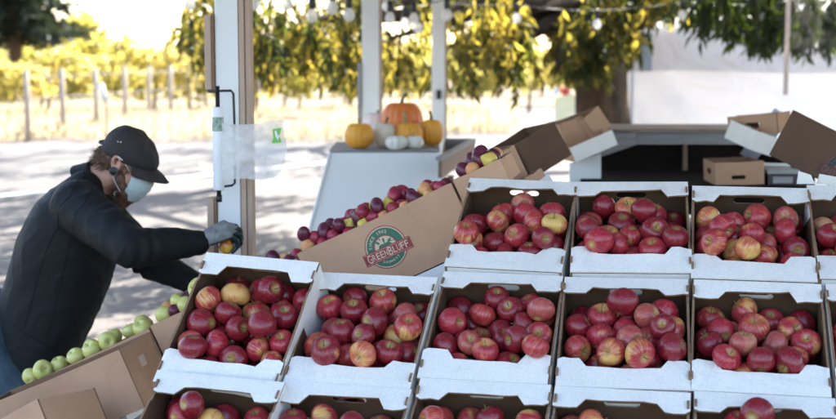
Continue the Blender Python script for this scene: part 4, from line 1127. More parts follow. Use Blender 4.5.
# --- background vines, golden shrubs, conifer
def leaf_row(name, x0, x1, Y0, Y1, z0, z1, n, size, mat, label, cat, group, seed, clump=.9, thick=.8, post=False):
    rg = np.random.default_rng(seed)
    u = rg.uniform(0, 1, n*3); xs = x0+(x1-x0)*u; ys = Y0+(Y1-Y0)*u+rg.normal(size=n*3)*thick*.4
    hgt = np.array([.5+.5*noise.noise(Vector((x*clump, seed*3.1, 0))) for x in xs])
    zs = z0+(z1-z0)*(.30+1.0*hgt)*rg.uniform(0,1,n*3)**.8
    keep = np.array([noise.noise(Vector((x*clump*1.6, z*1.8, seed*2.0))) > -.12 for x, z in zip(xs, zs)])
    P = np.stack([xs, ys, zs], 1)[keep][:n]
    D = rg.normal(size=P.shape); D[:,2] -= .3; D /= np.linalg.norm(D, axis=1)[:,None]
    r = empty(name, (x0, Y0, 0), label, cat, group)
    leaves_object('foliage', P, D, size*rg.uniform(.6,1.3,len(P)), .8, mat, r, rg)
    L_ = abs(x1-x0)
    k = max(3, int(L_/2.2))
    for i in range(k+1):
        t = i/k
        MB().tube([((x1-x0)*t, (Y1-Y0)*t, 0), ((x1-x0)*t+.05, (Y1-Y0)*t, z0+.3), ((x1-x0)*t-.03, (Y1-Y0)*t, z0+(z1-z0)*.5)], [.05,.04,.02], 6).build('stem', M['bark'], r)
    return r
vl = ['nearest row of yellow green vines behind the post fence', 'second row of sunlit vines behind the post fence', 'farthest row of pale vines at the field edge']
leaf_row('vine_row', -16, 3, 31, 38, .55, 1.75, 9000, .16, M['vine_leaf'], vl[0], 'vine row', 'rows of vines in the field', 1)
leaf_row('vine_row', -18, 10, 40, 44, .5, 2.0, 9000, .2, M['vine_leaf'], vl[1], 'vine row', 'rows of vines in the field', 2)
leaf_row('vine_row', -22, 20, 50, 53, .5, 2.3, 9000, .26, M['hedge_leaf'], vl[2], 'vine row', 'rows of vines in the field', 3)
# dry grass and brush along the fence
rg = np.random.default_rng(90); n = 22000
gu = rg.uniform(0, 1, n); gY = 25.5 + rg.uniform(0, 1, n)**.8*11; gx_ = (-.33 + gu*.40)*gY
gk = np.array([noise.noise(Vector((a*.5, b*.5, 2.0))) > -.15 for a, b in zip(gx_, gY)])
P = np.stack([gx_, gY, rg.uniform(0, .05, n)], 1)[gk]; D = rg.normal(size=P.shape)*.35; D[:,2] = 1; D /= np.linalg.norm(D, axis=1)[:,None]
gs = leaves_object('dry_grass', P, D, rg.uniform(.12,.42,len(P)), .12, leaf_mat('straw_blades', (.34,.28,.18), (.46,.38,.25), (.46,.38,.24), (.60,.50,.32), tmix=.45), None, rg)
tag(gs, kind='stuff')
# golden shrubs behind, each its own
for k, (px, top, Y, wpx, lb) in enumerate([(20,34,62,70,'golden shrub farthest left under the dark conifer'),(82,20,60,46,'upright golden bush beside the dark conifer'),(150,58,66,80,'low pale golden shrub left of the bag post'),(270,40,64,110,'wide golden shrub behind the string lights'),(400,46,66,120,'golden shrub behind the pumpkin podium'),(520,52,68,90,'pale golden shrub behind the hanging leaves')]):
    c = at(px, 80, Y); rx = wpx*Y/F/2*1.15; zt2 = at(px, top, Y).z
    rg = np.random.default_rng(40+k); n = 3800
    v = rg.normal(size=(n,3)); v /= np.linalg.norm(v, axis=1)[:,None]; v *= rg.uniform(.35,1,n)[:,None]**.5
    lump = np.array([1+.35*noise.noise(Vector((a*2.2, b*2.2, c_*2.2+k))) for a, b, c_ in v])
    P = np.stack([c.x+v[:,0]*rx*lump, Y+v[:,1]*1.5, .45*zt2+.2+v[:,2]*zt2*.52*lump], 1); P = P[P[:,2] > .1]
    D = rg.normal(size=P.shape); D /= np.linalg.norm(D, axis=1)[:,None]
    s = empty('golden_shrub', (c.x, Y, 0), lb, 'shrub', 'golden shrubs beyond the vines')
    leaves_object('foliage', P, D, .30*rg.uniform(.6,1.3,len(P)), .7, M['hedge_leaf'], s, rg)
    st = MB()
    for q in range(4): st.tube([(0,0,0),(random.uniform(-.5,.5)*rx*.6,0,zt2*.55)], [.08,.03], 6)
    st.build('stem', M['bark'], s)
# dark conifer top left
YCf = 48
cxp = at(14, 60, YCf).x
cf = empty('conifer_tree', (cxp, YCf, 0), 'tall dark conifer behind the golden shrubs, top left', 'tree')
MB().tube([(0,0,0),(.1,0,4),(0,0,9)], [.28,.2,.05], 10).build('trunk', M['bark'], cf, smooth=True)
rg = np.random.default_rng(77); P = []; D = []; S = []; brm = MB()
for k in range(150):
    z = rg.uniform(2.2, 8.5); a = rg.uniform(0, 2*PI); ln = (9.5-z)*.32*rg.uniform(.5,1.25)
    dv = np.array([math.cos(a), math.sin(a), -.12])
    brm.tube([(0,0,z),(dv[0]*ln*.6,dv[1]*ln*.6,z-.1*ln),(dv[0]*ln,dv[1]*ln,z-.05*ln)], [.04,.025,.01], 5, cap=False)
    m_n = int(150*ln/2.5)
    for _ in range(m_n):
        t = rg.uniform(.1,1); p = np.array([cxp, YCf, z])+dv*ln*t+np.array([0,0,-.05*ln*t])+rg.normal(size=3)*np.array([.22,.22,.14])*(1.2-t*.6)
        q = dv*.8+rg.normal(size=3)*.55; q /= np.linalg.norm(q); P.append(p); D.append(q); S.append(rg.uniform(.2,.5))
brm.build('branch', M['bark'], cf)
leaves_object('crown', np.array(P), np.array(D), np.array(S), .35, M['conifer_leaf'], cf, rg)

# --- post fence, each post a thing
M['post_wood'] = simple('fence_post_wood', (.46,.38,.30), (.36,.29,.23), rough=.9, scale=6)
fp = [(27.6,26.0),(63,27.4),(97,28.9),(125.5,30.2),(149.5,31.6),(171,33.0),(190,34.6),(206,36.2),(258,38.5),(300,41),(345,44)]
tops = []
for k, (px, Y) in enumerate(fp):
    x = (px-CX)/F*Y; lean = random.uniform(-.03,.03)
    o = MB().tube([(0,0,-.05),(lean*.5,0,.7),(lean,0,1.34)], [.055,.052,.048], 10).build('fence_post', M['post_wood'], None, smooth=True); o.location = (x, Y, 0)
    where = (['leftmost post of the field fence', 'second fence post from the left edge', 'third fence post from the left, behind the cap', 'fourth fence post from the left, above the cap', 'fifth fence post from the left', 'sixth fence post from the left', 'seventh fence post, just left of the bag post', 'eighth fence post, half behind the bag post', 'fence post seen just right of the bag post', 'fence post beneath the string lights', 'fence post left of the second shelter post'][k])
    tag(o, 'slim weathered ' + where, 'fence post', 'wooden posts of the field fence'); tops.append(Vector((x+lean, Y-.05, 0)))
wm = MB()
for z in (.35,.8,1.2): wm.tube([tuple(p+Vector((0,0,z))) for p in tops], .011, 4)
wire = wm.build('fence_wire', M['board_grey']); tag(wire, 'thin grey wires strung along the field fence posts', 'wire')
a_, b2 = at(100,84,24), at(106,101,24)
o = MB().tube([(0,0,0), tuple(a_-b2)], [.045,.05], 10).build('white_stake', M['white_paint'], None, smooth=True); o.location = b2
tag(o, 'short leaning white stake above the cap of the man', 'stake')
q = MB().tube([(0,0,-b2.z),(0,0,-.001)], .02, 6).build('stake_support', M['post_wood'], o)

# ------------------------------------------------------------------ the man leaning over the fruit
def capsule(bm, p0, r0, p1, r1, n=14):
    p0 = Vector(p0); p1 = Vector(p1)
    def sph(c, r):
        r = Vector((r, r, r)) if not isinstance(r, (tuple, Vector)) else Vector(r)
        out_ = []
        for i in range(1, 9):
            ph = -PI/2 + PI*i/9
            for k in range(n):
                a = 2*PI*k/n
                out_.append(bm.verts.new(c + Vector((r.x*math.cos(ph)*math.cos(a), r.y*math.cos(ph)*math.sin(a), r.z*math.sin(ph)))))
        out_.append(bm.verts.new(c - Vector((0,0,r.z)))); out_.append(bm.verts.new(c + Vector((0,0,r.z))))
        return out_
    vs = sph(p0, r0) + sph(p1, r1)
    res = bmesh.ops.convex_hull(bm, input=vs)
    bad = list({g for g in res['geom_interior'] if isinstance(g, bmesh.types.BMVert)} | {g for g in res['geom_unused'] if isinstance(g, bmesh.types.BMVert)})
    if bad: bmesh.ops.delete(bm, geom=bad, context='VERTS')
def blob(name, caps, voxel, smooth_it, mats, parent, extra=None, disp=None, matfn=None, M_=None, sfac=.5):
    me = bpy.data.meshes.new(name)
    bmm = bmesh.new()
    for (p0, r0, p1, r1) in caps:
        b2 = bmesh.new(); capsule(b2, p0, r0, p1, r1)
        tmp = bpy.data.meshes.new('tmp'); b2.to_mesh(tmp); b2.free(); bmm.from_mesh(tmp); bpy.data.meshes.remove(tmp)
    if extra:
        tmp = bpy.data.meshes.new('tmp'); tmp.from_pydata(extra[0], [], extra[1]); bmm.from_mesh(tmp); bpy.data.meshes.remove(tmp)
    bmesh.ops.recalc_face_normals(bmm, faces=bmm.faces)
    bmm.to_mesh(me); bmm.free()
    o = bpy.data.objects.new(name, me); col.objects.link(o)
    md = o.modifiers.new('r', 'REMESH'); md.mode = 'VOXEL'; md.voxel_size = voxel
    ms = o.modifiers.new('s', 'SMOOTH'); ms.iterations = smooth_it; ms.factor = sfac
    dg = bpy.context.evaluated_depsgraph_get()
    me2 = bpy.data.meshes.new_from_object(o.evaluated_get(dg))
    bpy.data.objects.remove(o); bpy.data.meshes.remove(me)
    if disp:
        nv = len(me2.vertices); co = np.empty(nv*3, np.float32); me2.vertices.foreach_get('co', co); co = co.reshape(-1,3)
        nr = np.array([v.normal[:] for v in me2.vertices])
        dd = np.array([disp(Vector(c)) for c in co.tolist()])
        co = co + nr*dd[:,None]; me2.vertices.foreach_set('co', co.ravel().astype(np.float32)); me2.update()
    if not isinstance(mats, (list, tuple)): mats = [mats]
    me2.materials.clear()
    for m_ in mats: me2.materials.append(m_)
    me2.polygons.foreach_set('use_smooth', [True]*len(me2.polygons))
    if matfn: me2.polygons.foreach_set('material_index', [matfn(p.center) for p in me2.polygons])
    else: me2.polygons.foreach_set('material_index', [0]*len(me2.polygons))
    me2.name = name
    q = bpy.data.objects.new(name, me2); col.objects.link(q)
    if parent: q.parent = parent
    return q
skin = simple('skin', (.52,.27,.19), (.46,.22,.15), rough=.5, scale=18, bump=.08, bscale=120)
skin.node_tree.nodes['Principled BSDF'].inputs['Subsurface Weight'].default_value = .0
jacket_m = simple('softshell_jacket', (.0055,.0068,.0075), (.0085,.0100,.0110), rough=.7, scale=3, bump=.12, bscale=260, spec=.22)
jeans_m = simple('blue_denim', (.02,.042,.06), (.045,.075,.10), rough=.85, scale=14, bump=.4, bscale=160)
cap_m = simple('black_cotton_cap', (.030,.022,.021), (.018,.014,.014), rough=.85, scale=10, bump=.25, bscale=150)
hair_m = simple('brown_hair', (.075,.040,.022), (.13,.068,.034), rough=.6, scale=40)
beard_m = simple('reddish_beard', (.075,.034,.018), (.15,.065,.032), rough=.65, scale=50)
mask_m = simple('surgical_mask', (.42,.48,.475), (.48,.53,.52), rough=.8, scale=20, bump=.2, bscale=150)
glove_m = simple('knit_glove_grey', (.27,.275,.26), (.15,.16,.155), rough=.85, scale=40, bump=.5, bscale=300)
glove_d = simple('glove_rubber_teal', (.006,.028,.033), (.005,.010,.014), rough=.45, scale=30)
KM = 1.136; BK = 1.10; HK = .985
YMAN = 4.18*KM
H0 = at(129.5, 158, YMAN)                       # centre of the head
def MP(px, py, Y): return at(px, py, Y*KM)
base_pt = Vector((at(5, 300, 4.2).x, 4.2, 0))
hip_c = at(-6, 372, 4.2*KM); hip_c.z = max(hip_c.z, .74)
man_o = Vector((hip_c.x, 4.2*KM, 0))
def rel(v): return Vector(v) - man_o
hyaw = R(-9); hp = R(25); hroll = R(0)
Hm = Matrix.Translation(rel(H0)) @ RZ(hyaw) @ RY(hp) @ SC(HK, HK, HK)       # head local: x face forward, y away, z up
def hl(x, y, z): return Hm @ Vector((x, y, z))
# joints
neck0 = rel(MP(92, 186, 4.18)); 
shN = rel(MP(78, 206, 4.04)); shF = rel(MP(92, 206, 4.40))
elN = rel(MP(131, 249, 3.84)); wrN = rel(MP(204, 240, 3.93))
elF = rel(MP(150, 262, 4.42)); wrF = rel(MP(213, 292, 4.30))
spine = [rel(MP(84,196,4.2)), rel(MP(66,240,4.21)), rel(MP(46,290,4.22)), rel(MP(28,335,4.22)), rel(hip_c)]
kn = [Vector((.16,-.12,.46)), Vector((.12,.13,.46))]; an = [Vector((.02,-.13,.08)), Vector((-.05,.14,.08))]
hipj = [rel(hip_c)+Vector((0,-.10,-.03)), rel(hip_c)+Vector((0,.10,-.03))]
caps = []
def headcaps(mul=1.0):
    C = []
    def E(c, r, c2=None, r2=None): C.append((hl(*c), r*HK, hl(*(c2 or c)), (r2 or r)*HK))
    E((-.018,0,.006), .080, (.016,0,.006), .076)      # cranium
    E((-.026,0,.018), .074, (.008,0,.018), .070)
    E((.046,0,-.022), .050, (.053,0,-.075), .040)       # face
    E((.030,-.035,-.060), .030, (.050,-.018,-.095), .022); E((.030,.035,-.060), .030, (.050,.018,-.095), .022)
    E((.056,0,-.105), .022, (.050,0,-.098), .026)      # chin
    E((.077,-.026,-.001), .012, (.077,.026,-.001), .012) # brow
    E((.088,0,-.006), .009, (.100,0,-.040), .009)         # nose
    E((.088,-.010,-.044), .008, (.088,.010,-.044), .008)
    E((.080,-.014,-.070), .008, (.080,.014,-.070), .008)  # lips
    E((.074,-.036,-.022), .016, (.060,-.048,-.028), .016); E((.074,.036,-.022), .016, (.060,.048,-.028), .016)  # cheekbones
    for s in (-1, 1):                                   # ears
        pts = [(-.004,.072,-.052),(.004,.079,-.035),(.006,.084,-.012),(-.004,.088,.006),(-.020,.090,.006),(-.026,.088,-.012),(-.018,.082,-.034),(-.006,.076,-.050)]
        for a, b in zip(pts[:-1], pts[1:]): E((a[0],s*a[1],a[2]), .0052, (b[0],s*b[1],b[2]), .0052)
        E((-.004,s*.072,-.045), .007, (-.008,s*.074,-.008), .007)
    return C
caps += headcaps()
caps.append((neck0, .062, hl(-.022,0,-.055), .056)); caps.append((neck0, .060, spine[0], .065))
caps += [(spine[0], .07, spine[1], .10), (spine[1], .10, spine[2], .10), (spine[2], .10, spine[3], .105), (spine[3], .105, spine[4], .11)]
caps += [(shN, .055, shF, .055), (shN, .05, elN, .042), (elN, .040, wrN, .026), (shF, .05, elF, .042), (elF, .040, wrF, .026)]
for k in range(2):
    caps += [(rel(hip_c), .10, hipj[k], .09), (hipj[k], .085, kn[k], .055), (kn[k], .055, an[k], .038), (an[k], .038, an[k]+Vector((.14,0,-.045)), .03)]
# hands (inside the gloves)
def hand_caps(wr, fwd, up, s=1.0, thick=1.0):
    """right or left hand: returns (palm, fingers) capsule lists; s=+1 puts the thumb on the far side"""
    fwd = fwd.normalized(); lat = up.cross(fwd).normalized(); up = fwd.cross(lat).normalized()      # lat points away from camera for the right hand
    def H(x, y, z): return wr + fwd*x + lat*(y*s) + up*z
    palm = [(H(-.008,0,0), .026*thick, H(.03,-.012,.004), .024*thick), (H(.02,.018,.0), .022*thick, H(.082,.028,.010), .0145*thick),
            (H(.02,-.016,.0), .021*thick, H(.076,-.030,.002), .0145*thick), (H(.03,0,.004), .021*thick, H(.084,0,.010), .0155*thick)]
    fings = []
    specs = [(.030,.086,.010,.046,.028,.022,.0098), (.010,.090,.012,.050,.031,.023,.0102), (-.012,.086,.009,.047,.029,.022,.0096), (-.031,.078,.002,.037,.023,.020,.0086)]
    for q, (y, x, z, l1, l2, l3, r0) in enumerate(specs):
        a1, a2, a3 = R(-38-5*q), R(-92-4*q), R(-140-5*q)
        p = H(x-.006, y, z); pts = [p]; acc = Vector((x-.006, y, z))
        for ln, an_ in ((l1,a1),(l2,a2),(l3,a3)):
            acc = acc + Vector((math.cos(an_)*ln, -.0015*(q-1.5), math.sin(an_)*ln)); pts.append(H(*acc))
        r0 *= thick
        fings.append([(pts[0], r0*1.12, pts[1], r0*1.04), (pts[1], r0*1.04, pts[2], r0*.96), (pts[2], r0*.96, pts[3], r0*.86)])
    th = [H(.022,.030,-.008), H(.052,.046,-.026), H(.078,.040,-.045), H(.094,.022,-.056)]
    thumb = [(th[0], .0150*thick, th[1], .0125*thick), (th[1], .0125*thick, th[2], .0108*thick), (th[2], .0108*thick, th[3], .0092*thick)]
    return palm, fings, thumb, H
fN = (rel(MP(226,231,3.95)) - wrN).normalized(); upN = Vector((-.25,-.45,1)).normalized()
fF = (wrF - elF).normalized(); upF = Vector((0,-.2,1)).normalized()
for (wr, f_, u__, s_) in ((wrN, fN, upN, 1), (wrF, fF, upF, -1)):
    pa, fi, th, _ = hand_caps(wr, f_, u__, s_, .80)
    caps += pa + th
    for f in fi: caps += f
man = blob('person', caps, .0048, 5, [skin], None)
man.location = man_o
tag(man, 'man in black jacket, black cap and face mask leaning over the green apples', 'person')
# eyes looking down, half closed
for s in (-1, 1):
    e = MB().ell((0,0,0), (.0115,.0115,.0115), 16, 12).build('eye', simple('eye_white', (.7,.68,.65), rough=.2), man, smooth=True); e.matrix_basis = Matrix.Translation(hl(.083, s*.031, -.010))
    MB().ell((0,0,0), (.0135,.0150,.0095), 16, 10, M=Matrix.Translation(hl(.0815, s*.031, -.006)) @ RZ(hyaw) @ RY(hp)).build('eyelid', skin, man, smooth=True)
# eyebrows
for s in (-1, 1):
    MB().tube([hl(.088,s*.012,.006), hl(.086,s*.028,.009), hl(.078,s*.042,.006)], [.003,.004,.002], 6).build('eyebrow', hair_m, man, smooth=True)
# ---- jacket: loft torso + sleeves
def loft(path, dims, n=40, pw=2.4):
    vs = []; fs = []
    for i, (p, (a, b)) in enumerate(zip(path, dims)):
        t = (path[min(i+1, len(path)-1)] - path[max(i-1, 0)]).normalized()
        yv = Vector((0,1,0)); xv = yv.cross(t).normalized(); yv = t.cross(xv).normalized()
        for k in range(n):
            an_ = 2*PI*k/n; c, s_ = math.cos(an_), math.sin(an_)
            c = math.copysign(abs(c)**(2/pw), c); s_ = math.copysign(abs(s_)**(2/pw), s_)
            vs.append(p + xv*(a*c) + yv*(b*s_))
    m_ = len(path)
    for i in range(m_-1):
        for k in range(n): fs.append((i*n+k, i*n+(k+1) % n, (i+1)*n+(k+1) % n, (i+1)*n+k))
    fs.append(tuple(range(n))[::-1]); fs.append(tuple((m_-1)*n+k for k in range(n)))
    return [tuple(v) for v in vs], fs
tpath = [rel(MP(90,181,4.20)), rel(MP(86,196,4.20)), rel(MP(80,216,4.20)), rel(MP(70,245,4.21)), rel(MP(56,285,4.22)), rel(MP(41,325,4.22)), rel(MP(28,362,4.22))]
tdim = [(.060,.075), (.098,.165), (.135,.205), (.152,.205), (.152,.195), (.142,.19), (.128,.185)]
tv, tf = loft(tpath, [(a*BK, b) for a, b in tdim])
jc = [(shN, .080, shN.lerp(elN,.5), .070), (shN.lerp(elN,.5), .070, elN, .058), (elN, .058, elN.lerp(wrN,.5), .050), (elN.lerp(wrN,.5), .050, wrN-fN*.018, .036),
      (shF, .078, shF.lerp(elF,.5), .066), (shF.lerp(elF,.5), .066, elF, .055), (elF, .055, elF.lerp(wrF,.5), .045), (elF.lerp(wrF,.5), .045, wrF-fF*.018, .034),
      (rel(MP(84,190,4.12)), .060, rel(MP(90,190,4.28)), .060)]
elbow = elN
def jdisp(c):
    d = .0
    # long soft folds across the torso
    d += .0045*noise.noise(Vector((c.x*6+c.z*4, c.y*4, c.z*3-c.x*3)))
    # sleeve folds: rings around the arm, stronger at the elbow
    for (a, b, amp, fr) in ((shN, elN, .0034, 40), (elN, wrN, .0036, 50), (shF, elF, .0034, 40), (elF, wrF, .004, 50)):
        ab = b-a; t = (c-a).dot(ab)/ab.length_squared
        if -.1 < t < 1.1:
            q = a+ab*t; rd_ = (c-q).length
            if rd_ < .11:
                along = t*ab.length; wv = math.sin(fr*along*2 + 4.5*noise.noise(Vector((c.x*9, c.y*9, c.z*9))) + (c.y-q.y)*26 + (c.z-q.z)*22)
                d += amp*wv*(.25+.65*math.exp(-((t-(1 if a in (shN,shF) else 0))/.45)**2))*max(0, noise.noise(Vector((c.x*7+3, c.y*7, c.z*7)))+.55)
    d += .0025*noise.noise(c*17) + .0010*noise.noise(c*41)
    rg_ = 1-abs(noise.noise(Vector((c.x*11+c.z*7, c.y*8, c.z*9-c.x*7+5)))*2.2)
    d += .0032*max(0, rg_)**3
    return d
jc = [(a, ra*BK, b, rb*BK) for a, ra, b, rb in jc]
jk = blob('jacket', jc, .0065, 9, [jacket_m], man, extra=(tv, tf), disp=jdisp)
# collar: a stand-up band open at the front
def band(center_pts, widths, rings, th, name, mat, n=40, open_=0.0):
    pass
cvs = []; cfs = []
c0 = rel(MP(94,184,4.19)); cax = (hl(-.03,0,-.05) - c0).normalized(); cx1 = Vector((0,1,0)).cross(cax).normalized(); cy1 = cax.cross(cx1)
nC = 44
for j, (hgt, rr, rr2) in enumerate(((-.03,.092,.098),(.0,.080,.086),(.018,.073,.080),(.030,.072,.079),(.031,.067,.074),(.0,.066,.074))):
    for k in range(nC+1):
        a = R(12) + (2*PI-R(24))*k/nC           # opening at the throat (+x side)
        q = c0 + cx1*rr*math.cos(a) + cy1*rr2*math.sin(a) + cax*(hgt + .010*math.cos(a)*(-1) + .004*math.sin(3*a))
        cvs.append(tuple(q))
for j in range(5):
    for k in range(nC): cfs.append((j*(nC+1)+k, j*(nC+1)+k+1, (j+1)*(nC+1)+k+1, (j+1)*(nC+1)+k))
MB().add(cvs, cfs).build('collar', jacket_m, jk, smooth=True)
# hem band and seams, laid on the jacket surface
dgj = bpy.context.evaluated_depsgraph_get()
from mathutils.bvhtree import BVHTree
bvh = BVHTree.FromObject(jk, dgj)
def on_jacket(px, py, lift=.0012):
    o_ = CAM - man_o; d = ray(px, py).normalized()
    h = bvh.ray_cast(o_, d)
    if h[0] is None: return None
    return h[0] + h[1]*lift
for pts in ([(84,176),(70,196),(58,220),(48,246),(38,276),(30,306),(22,334)], [(96,186),(84,204),(72,228),(66,256),(60,286),(52,318),(44,346)], [(10,322),(26,334),(44,345),(62,353)]):
    P = [on_jacket(*p) for p in pts]; P = [p for p in P if p is not None]
    if len(P) > 2:
        Q_ = []
        for a, b in zip(P[:-1], P[1:]):
            for k in range(6):
                q = a.lerp(b, k/6); loc, nr_, _, _ = bvh.find_nearest(q)
                Q_.append(loc + nr_*.0004)
        MB().tube(Q_, .0016, 5).build('seam', jacket_m, jk, smooth=True)
# ---- jeans and shoes
jn = []
for k in range(2):
    jn += [(rel(hip_c)+Vector((.02,0,.03)), .118, hipj[k], .108), (hipj[k], .105, kn[k], .078), (kn[k], .078, an[k]+Vector((0,0,.02)), .066)]
blob('jeans', jn, .010, 5, [jeans_m], man, disp=lambda c: .005*noise.noise(c*9)+.003*noise.noise(c*25))
for k in range(2):
    blob('shoe', [(an[k]+Vector((-.02,0,-.035)), .040, an[k]+Vector((.06,0,-.038)), .040), (an[k]+Vector((.06,0,-.040)), .040, an[k]+Vector((.17,0,-.048)), .030)], .008, 4, [M['black_metal']], man)
# ---- cap
cv = []; cf = []; nk = 48; nj = 16
for j in range(nj+1):
    t = j/nj
    ph = t*PI/2*1.0
    for k in range(nk):
        a = 2*PI*k/nk
        rx = .106 if math.cos(a) > 0 else .100; ry = .088
        s_ = math.cos(ph)**.62; z = math.sin(ph)**1.05*.082
        ridge = 1 + .014*abs(math.sin(2.5*a+.3))*t + .012*math.sin(a*14+1)*math.exp(-((t-.45)/.25)**2)*(1 if abs(math.sin(a)) > .35 else .2) + .012*noise.noise(Vector((math.cos(a)*2.5, math.sin(a)*2.5, t*3))) + (.006*math.sin(a*22+2)*t*(1-t)*4 if math.cos(a) > -.2 else 0)
        x = rx*s_*math.cos(a)*ridge; y = ry*s_*math.sin(a)*ridge
        z2 = .020 + z*(1 - .30*max(0, math.cos(a))*(1-t)*2) - .10*max(0, x-.0)*t*1.2 + .010*x/.1*0 + .004*noise.noise(Vector((x*30, y*30, z*30)))
        cv.append(tuple(hl(x-.004, y, z2 + (.008 if x < 0 else 0)*(1-t)*0)))
for j in range(nj):
    for k in range(nk): cf.append((j*nk+k, j*nk+(k+1) % nk, (j+1)*nk+(k+1) % nk, (j+1)*nk+k))
# band going down
b0 = len(cv)
for k in range(nk):
    a = 2*PI*k/nk; cv.append(tuple(hl((.1065 if math.cos(a) > 0 else .1005)*math.cos(a)-.004, .0885*math.sin(a), -.006 - .012*(math.cos(a) < -.2)*0)))
for k in range(nk): cf.append((b0+k, b0+(k+1) % nk, (k+1) % nk, k))
capo = MB().add(cv, cf).build('cap', cap_m, man, smooth=True)
sol = capo.modifiers.new('solid', 'SOLIDIFY'); sol.thickness = .003; sol.offset = -1
MB().tube([hl((.1062 if math.cos(2*PI*k/40) > 0 else .1002)*math.cos(2*PI*k/40)-.004, .0887*math.sin(2*PI*k/40), .012) for k in range(41)], .0014, 5).build('seam', cap_m, capo, smooth=True)
# brim
bv = []; bf = []; na, nr2 = 28, 10
for j in range(nr2+1):
    t = j/nr2
    for k in range(na+1):
        a = R(-66 + 132*k/na)
        x0 = .104*math.cos(a)-.004; y0 = .088*math.sin(a)
        ext = .060*max(0, math.cos(a*1.28))**.55
        x = x0 + ext*t; y = y0*(1+.06*t)
        z = .000 - .014*t*t - .004*t - .13*y*y/.086*(.15+.85*t)
        bv.append((x, y, z))
bv2 = [(x, y, z-.0035) for x, y, z in bv]; nb = len(bv)
def bi(j, k, o=0): return o + j*(na+1)+k
for j in range(nr2):
    for k in range(na):
        bf.append((bi(j,k),bi(j+1,k),bi(j+1,k+1),bi(j,k+1))); bf.append((bi(j,k+1,nb),bi(j+1,k+1,nb),bi(j+1,k,nb),bi(j,k,nb)))
for k in range(na): bf.append((bi(nr2,k),bi(nr2,k,nb),bi(nr2,k+1,nb),bi(nr2,k+1)))
MB().add([tuple(hl(*v)) for v in bv+bv2], bf).build('brim', cap_m, capo, smooth=True)
MB().box((-.118,-.018,.002),(-.100,.018,.014), M=Hm).build('strap', M['black_metal'], capo, bevel=.002)
for (x, z) in ((-.03,.052),(-.02,.055)):
    MB().ell((0,0,0),(.0022,.0012,.0022), 8, 6, M=Matrix.Translation(hl(x-.004,-.0815,z))).build('eyelet', M['white_paint'], capo, smooth=True)
# ---- mask with ear loops
mv = []; mf = []; nu, nv_ = 40, 26
for j in range(nv_+1):
    t = j/nv_
    z = -.036 - .094*t
    Rx = [(.0,.104),(.12,.109),(.35,.108),(.6,.101),(.85,.090),(1,.078)]
    for (a, b), (c, d) in zip(Rx[:-1], Rx[1:]):
        if a <= t <= c: rx = b+(d-b)*(t-a)/(c-a)
    ry = .066 - .016*max(0, t-.55)/.45 - .004*(1-t)
    for k in range(nu+1):
        a = R(-78+156*k/nu)
        ca = math.cos(a); 
        x = .030 + (rx-.030)*ca**.85 + (.0035*abs(math.sin(t*PI*3.5))**.6 + .0022*noise.noise(Vector((a*3, t*7, 1))))*ca
        y = ry*math.sin(a)
        zz_ = z*(1) + (.006*(1-ca))*(1 if t > .5 else -1.4)*abs(t-.5)*2
        mv.append(tuple(hl(x, y, zz_)))
for j in range(nv_):
    for k in range(nu): mf.append((j*(nu+1)+k, j*(nu+1)+k+1, (j+1)*(nu+1)+k+1, (j+1)*(nu+1)+k))
mk = MB().add(mv, mf).build('face_mask', mask_m, man, smooth=True)
s2 = mk.modifiers.new('s', 'SOLIDIFY'); s2.thickness = .0015
for s in (-1, 1):
    MB().tube([hl(.046,s*.064,-.034), hl(.028,s*.077,-.014), hl(.006,s*.088,.004), hl(-.010,s*.094,.008)], .0012, 6).build('ear_loop', M['white_paint'], mk, smooth=True)
    MB().tube([hl(.042,s*.058,-.112), hl(.018,s*.070,-.090), hl(-.004,s*.079,-.066), hl(-.014,s*.086,-.050)], .0012, 6).build('ear_loop', M['white_paint'], mk, smooth=True)
    # ear plug
    er = MB().lathe([(.002,-.009),(.0125,-.008),(.0145,-.003),(.0145,.004),(.011,.006),(.002,.006)], 24, M=Matrix.Translation(hl(-.006,s*.083,-.046)) @ RZ(hyaw) @ RX(s*-PI/2)).build('ear_plug', simple('gloss_black', (.008,.008,.009), rough=.35, spec=.3), man, smooth=True)
    MB().tube([tuple(hl(-.006+.0145*math.cos(a), s*.088, -.046+.0145*math.sin(a))) for a in np.linspace(0, 2*PI, 25)], .0020, 6).build('rim', simple('plug_rim', (.10,.08,.09), rough=.4), er, smooth=True)
# ---- hair and beard: short skinned base plus strands
rh = random.Random(9)
hb = blob('hair', [(hl(-.042,-.026,-.022), .050, hl(-.042,.026,-.022), .050), (hl(-.060,0,-.045), .040, hl(-.045,0,-.060), .038), (hl(.01,-.066,-.0), .014, hl(-.04,-.062,-.02), .020), (hl(.01,.066,-.0), .014, hl(-.04,.062,-.02), .020)], .005, 4, [hair_m], man, disp=lambda c: .003*noise.noise(c*60))
hs = MB()
for k in range(420):
    a = rh.uniform(R(105), R(255)); z = rh.uniform(-.055, .006)
    x0, y0 = .092*math.cos(a)-.006, .078*math.sin(a)
    dl = rh.uniform(.014,.040); out = Vector((math.cos(a), math.sin(a), 0))
    p0 = Vector((x0, y0, z)); p1 = p0 + out*dl*.40 + Vector((-.2*dl,0,-.45*dl)); p2 = p1 + Vector((rh.uniform(-.5,.1)*dl, rh.uniform(-.4,.4)*dl, rh.uniform(-.6,.35)*dl))
    hs.tube([hl(*p0), hl(*p1), hl(*p2)], [.0014,.0011,.0004], 4, cap=False)
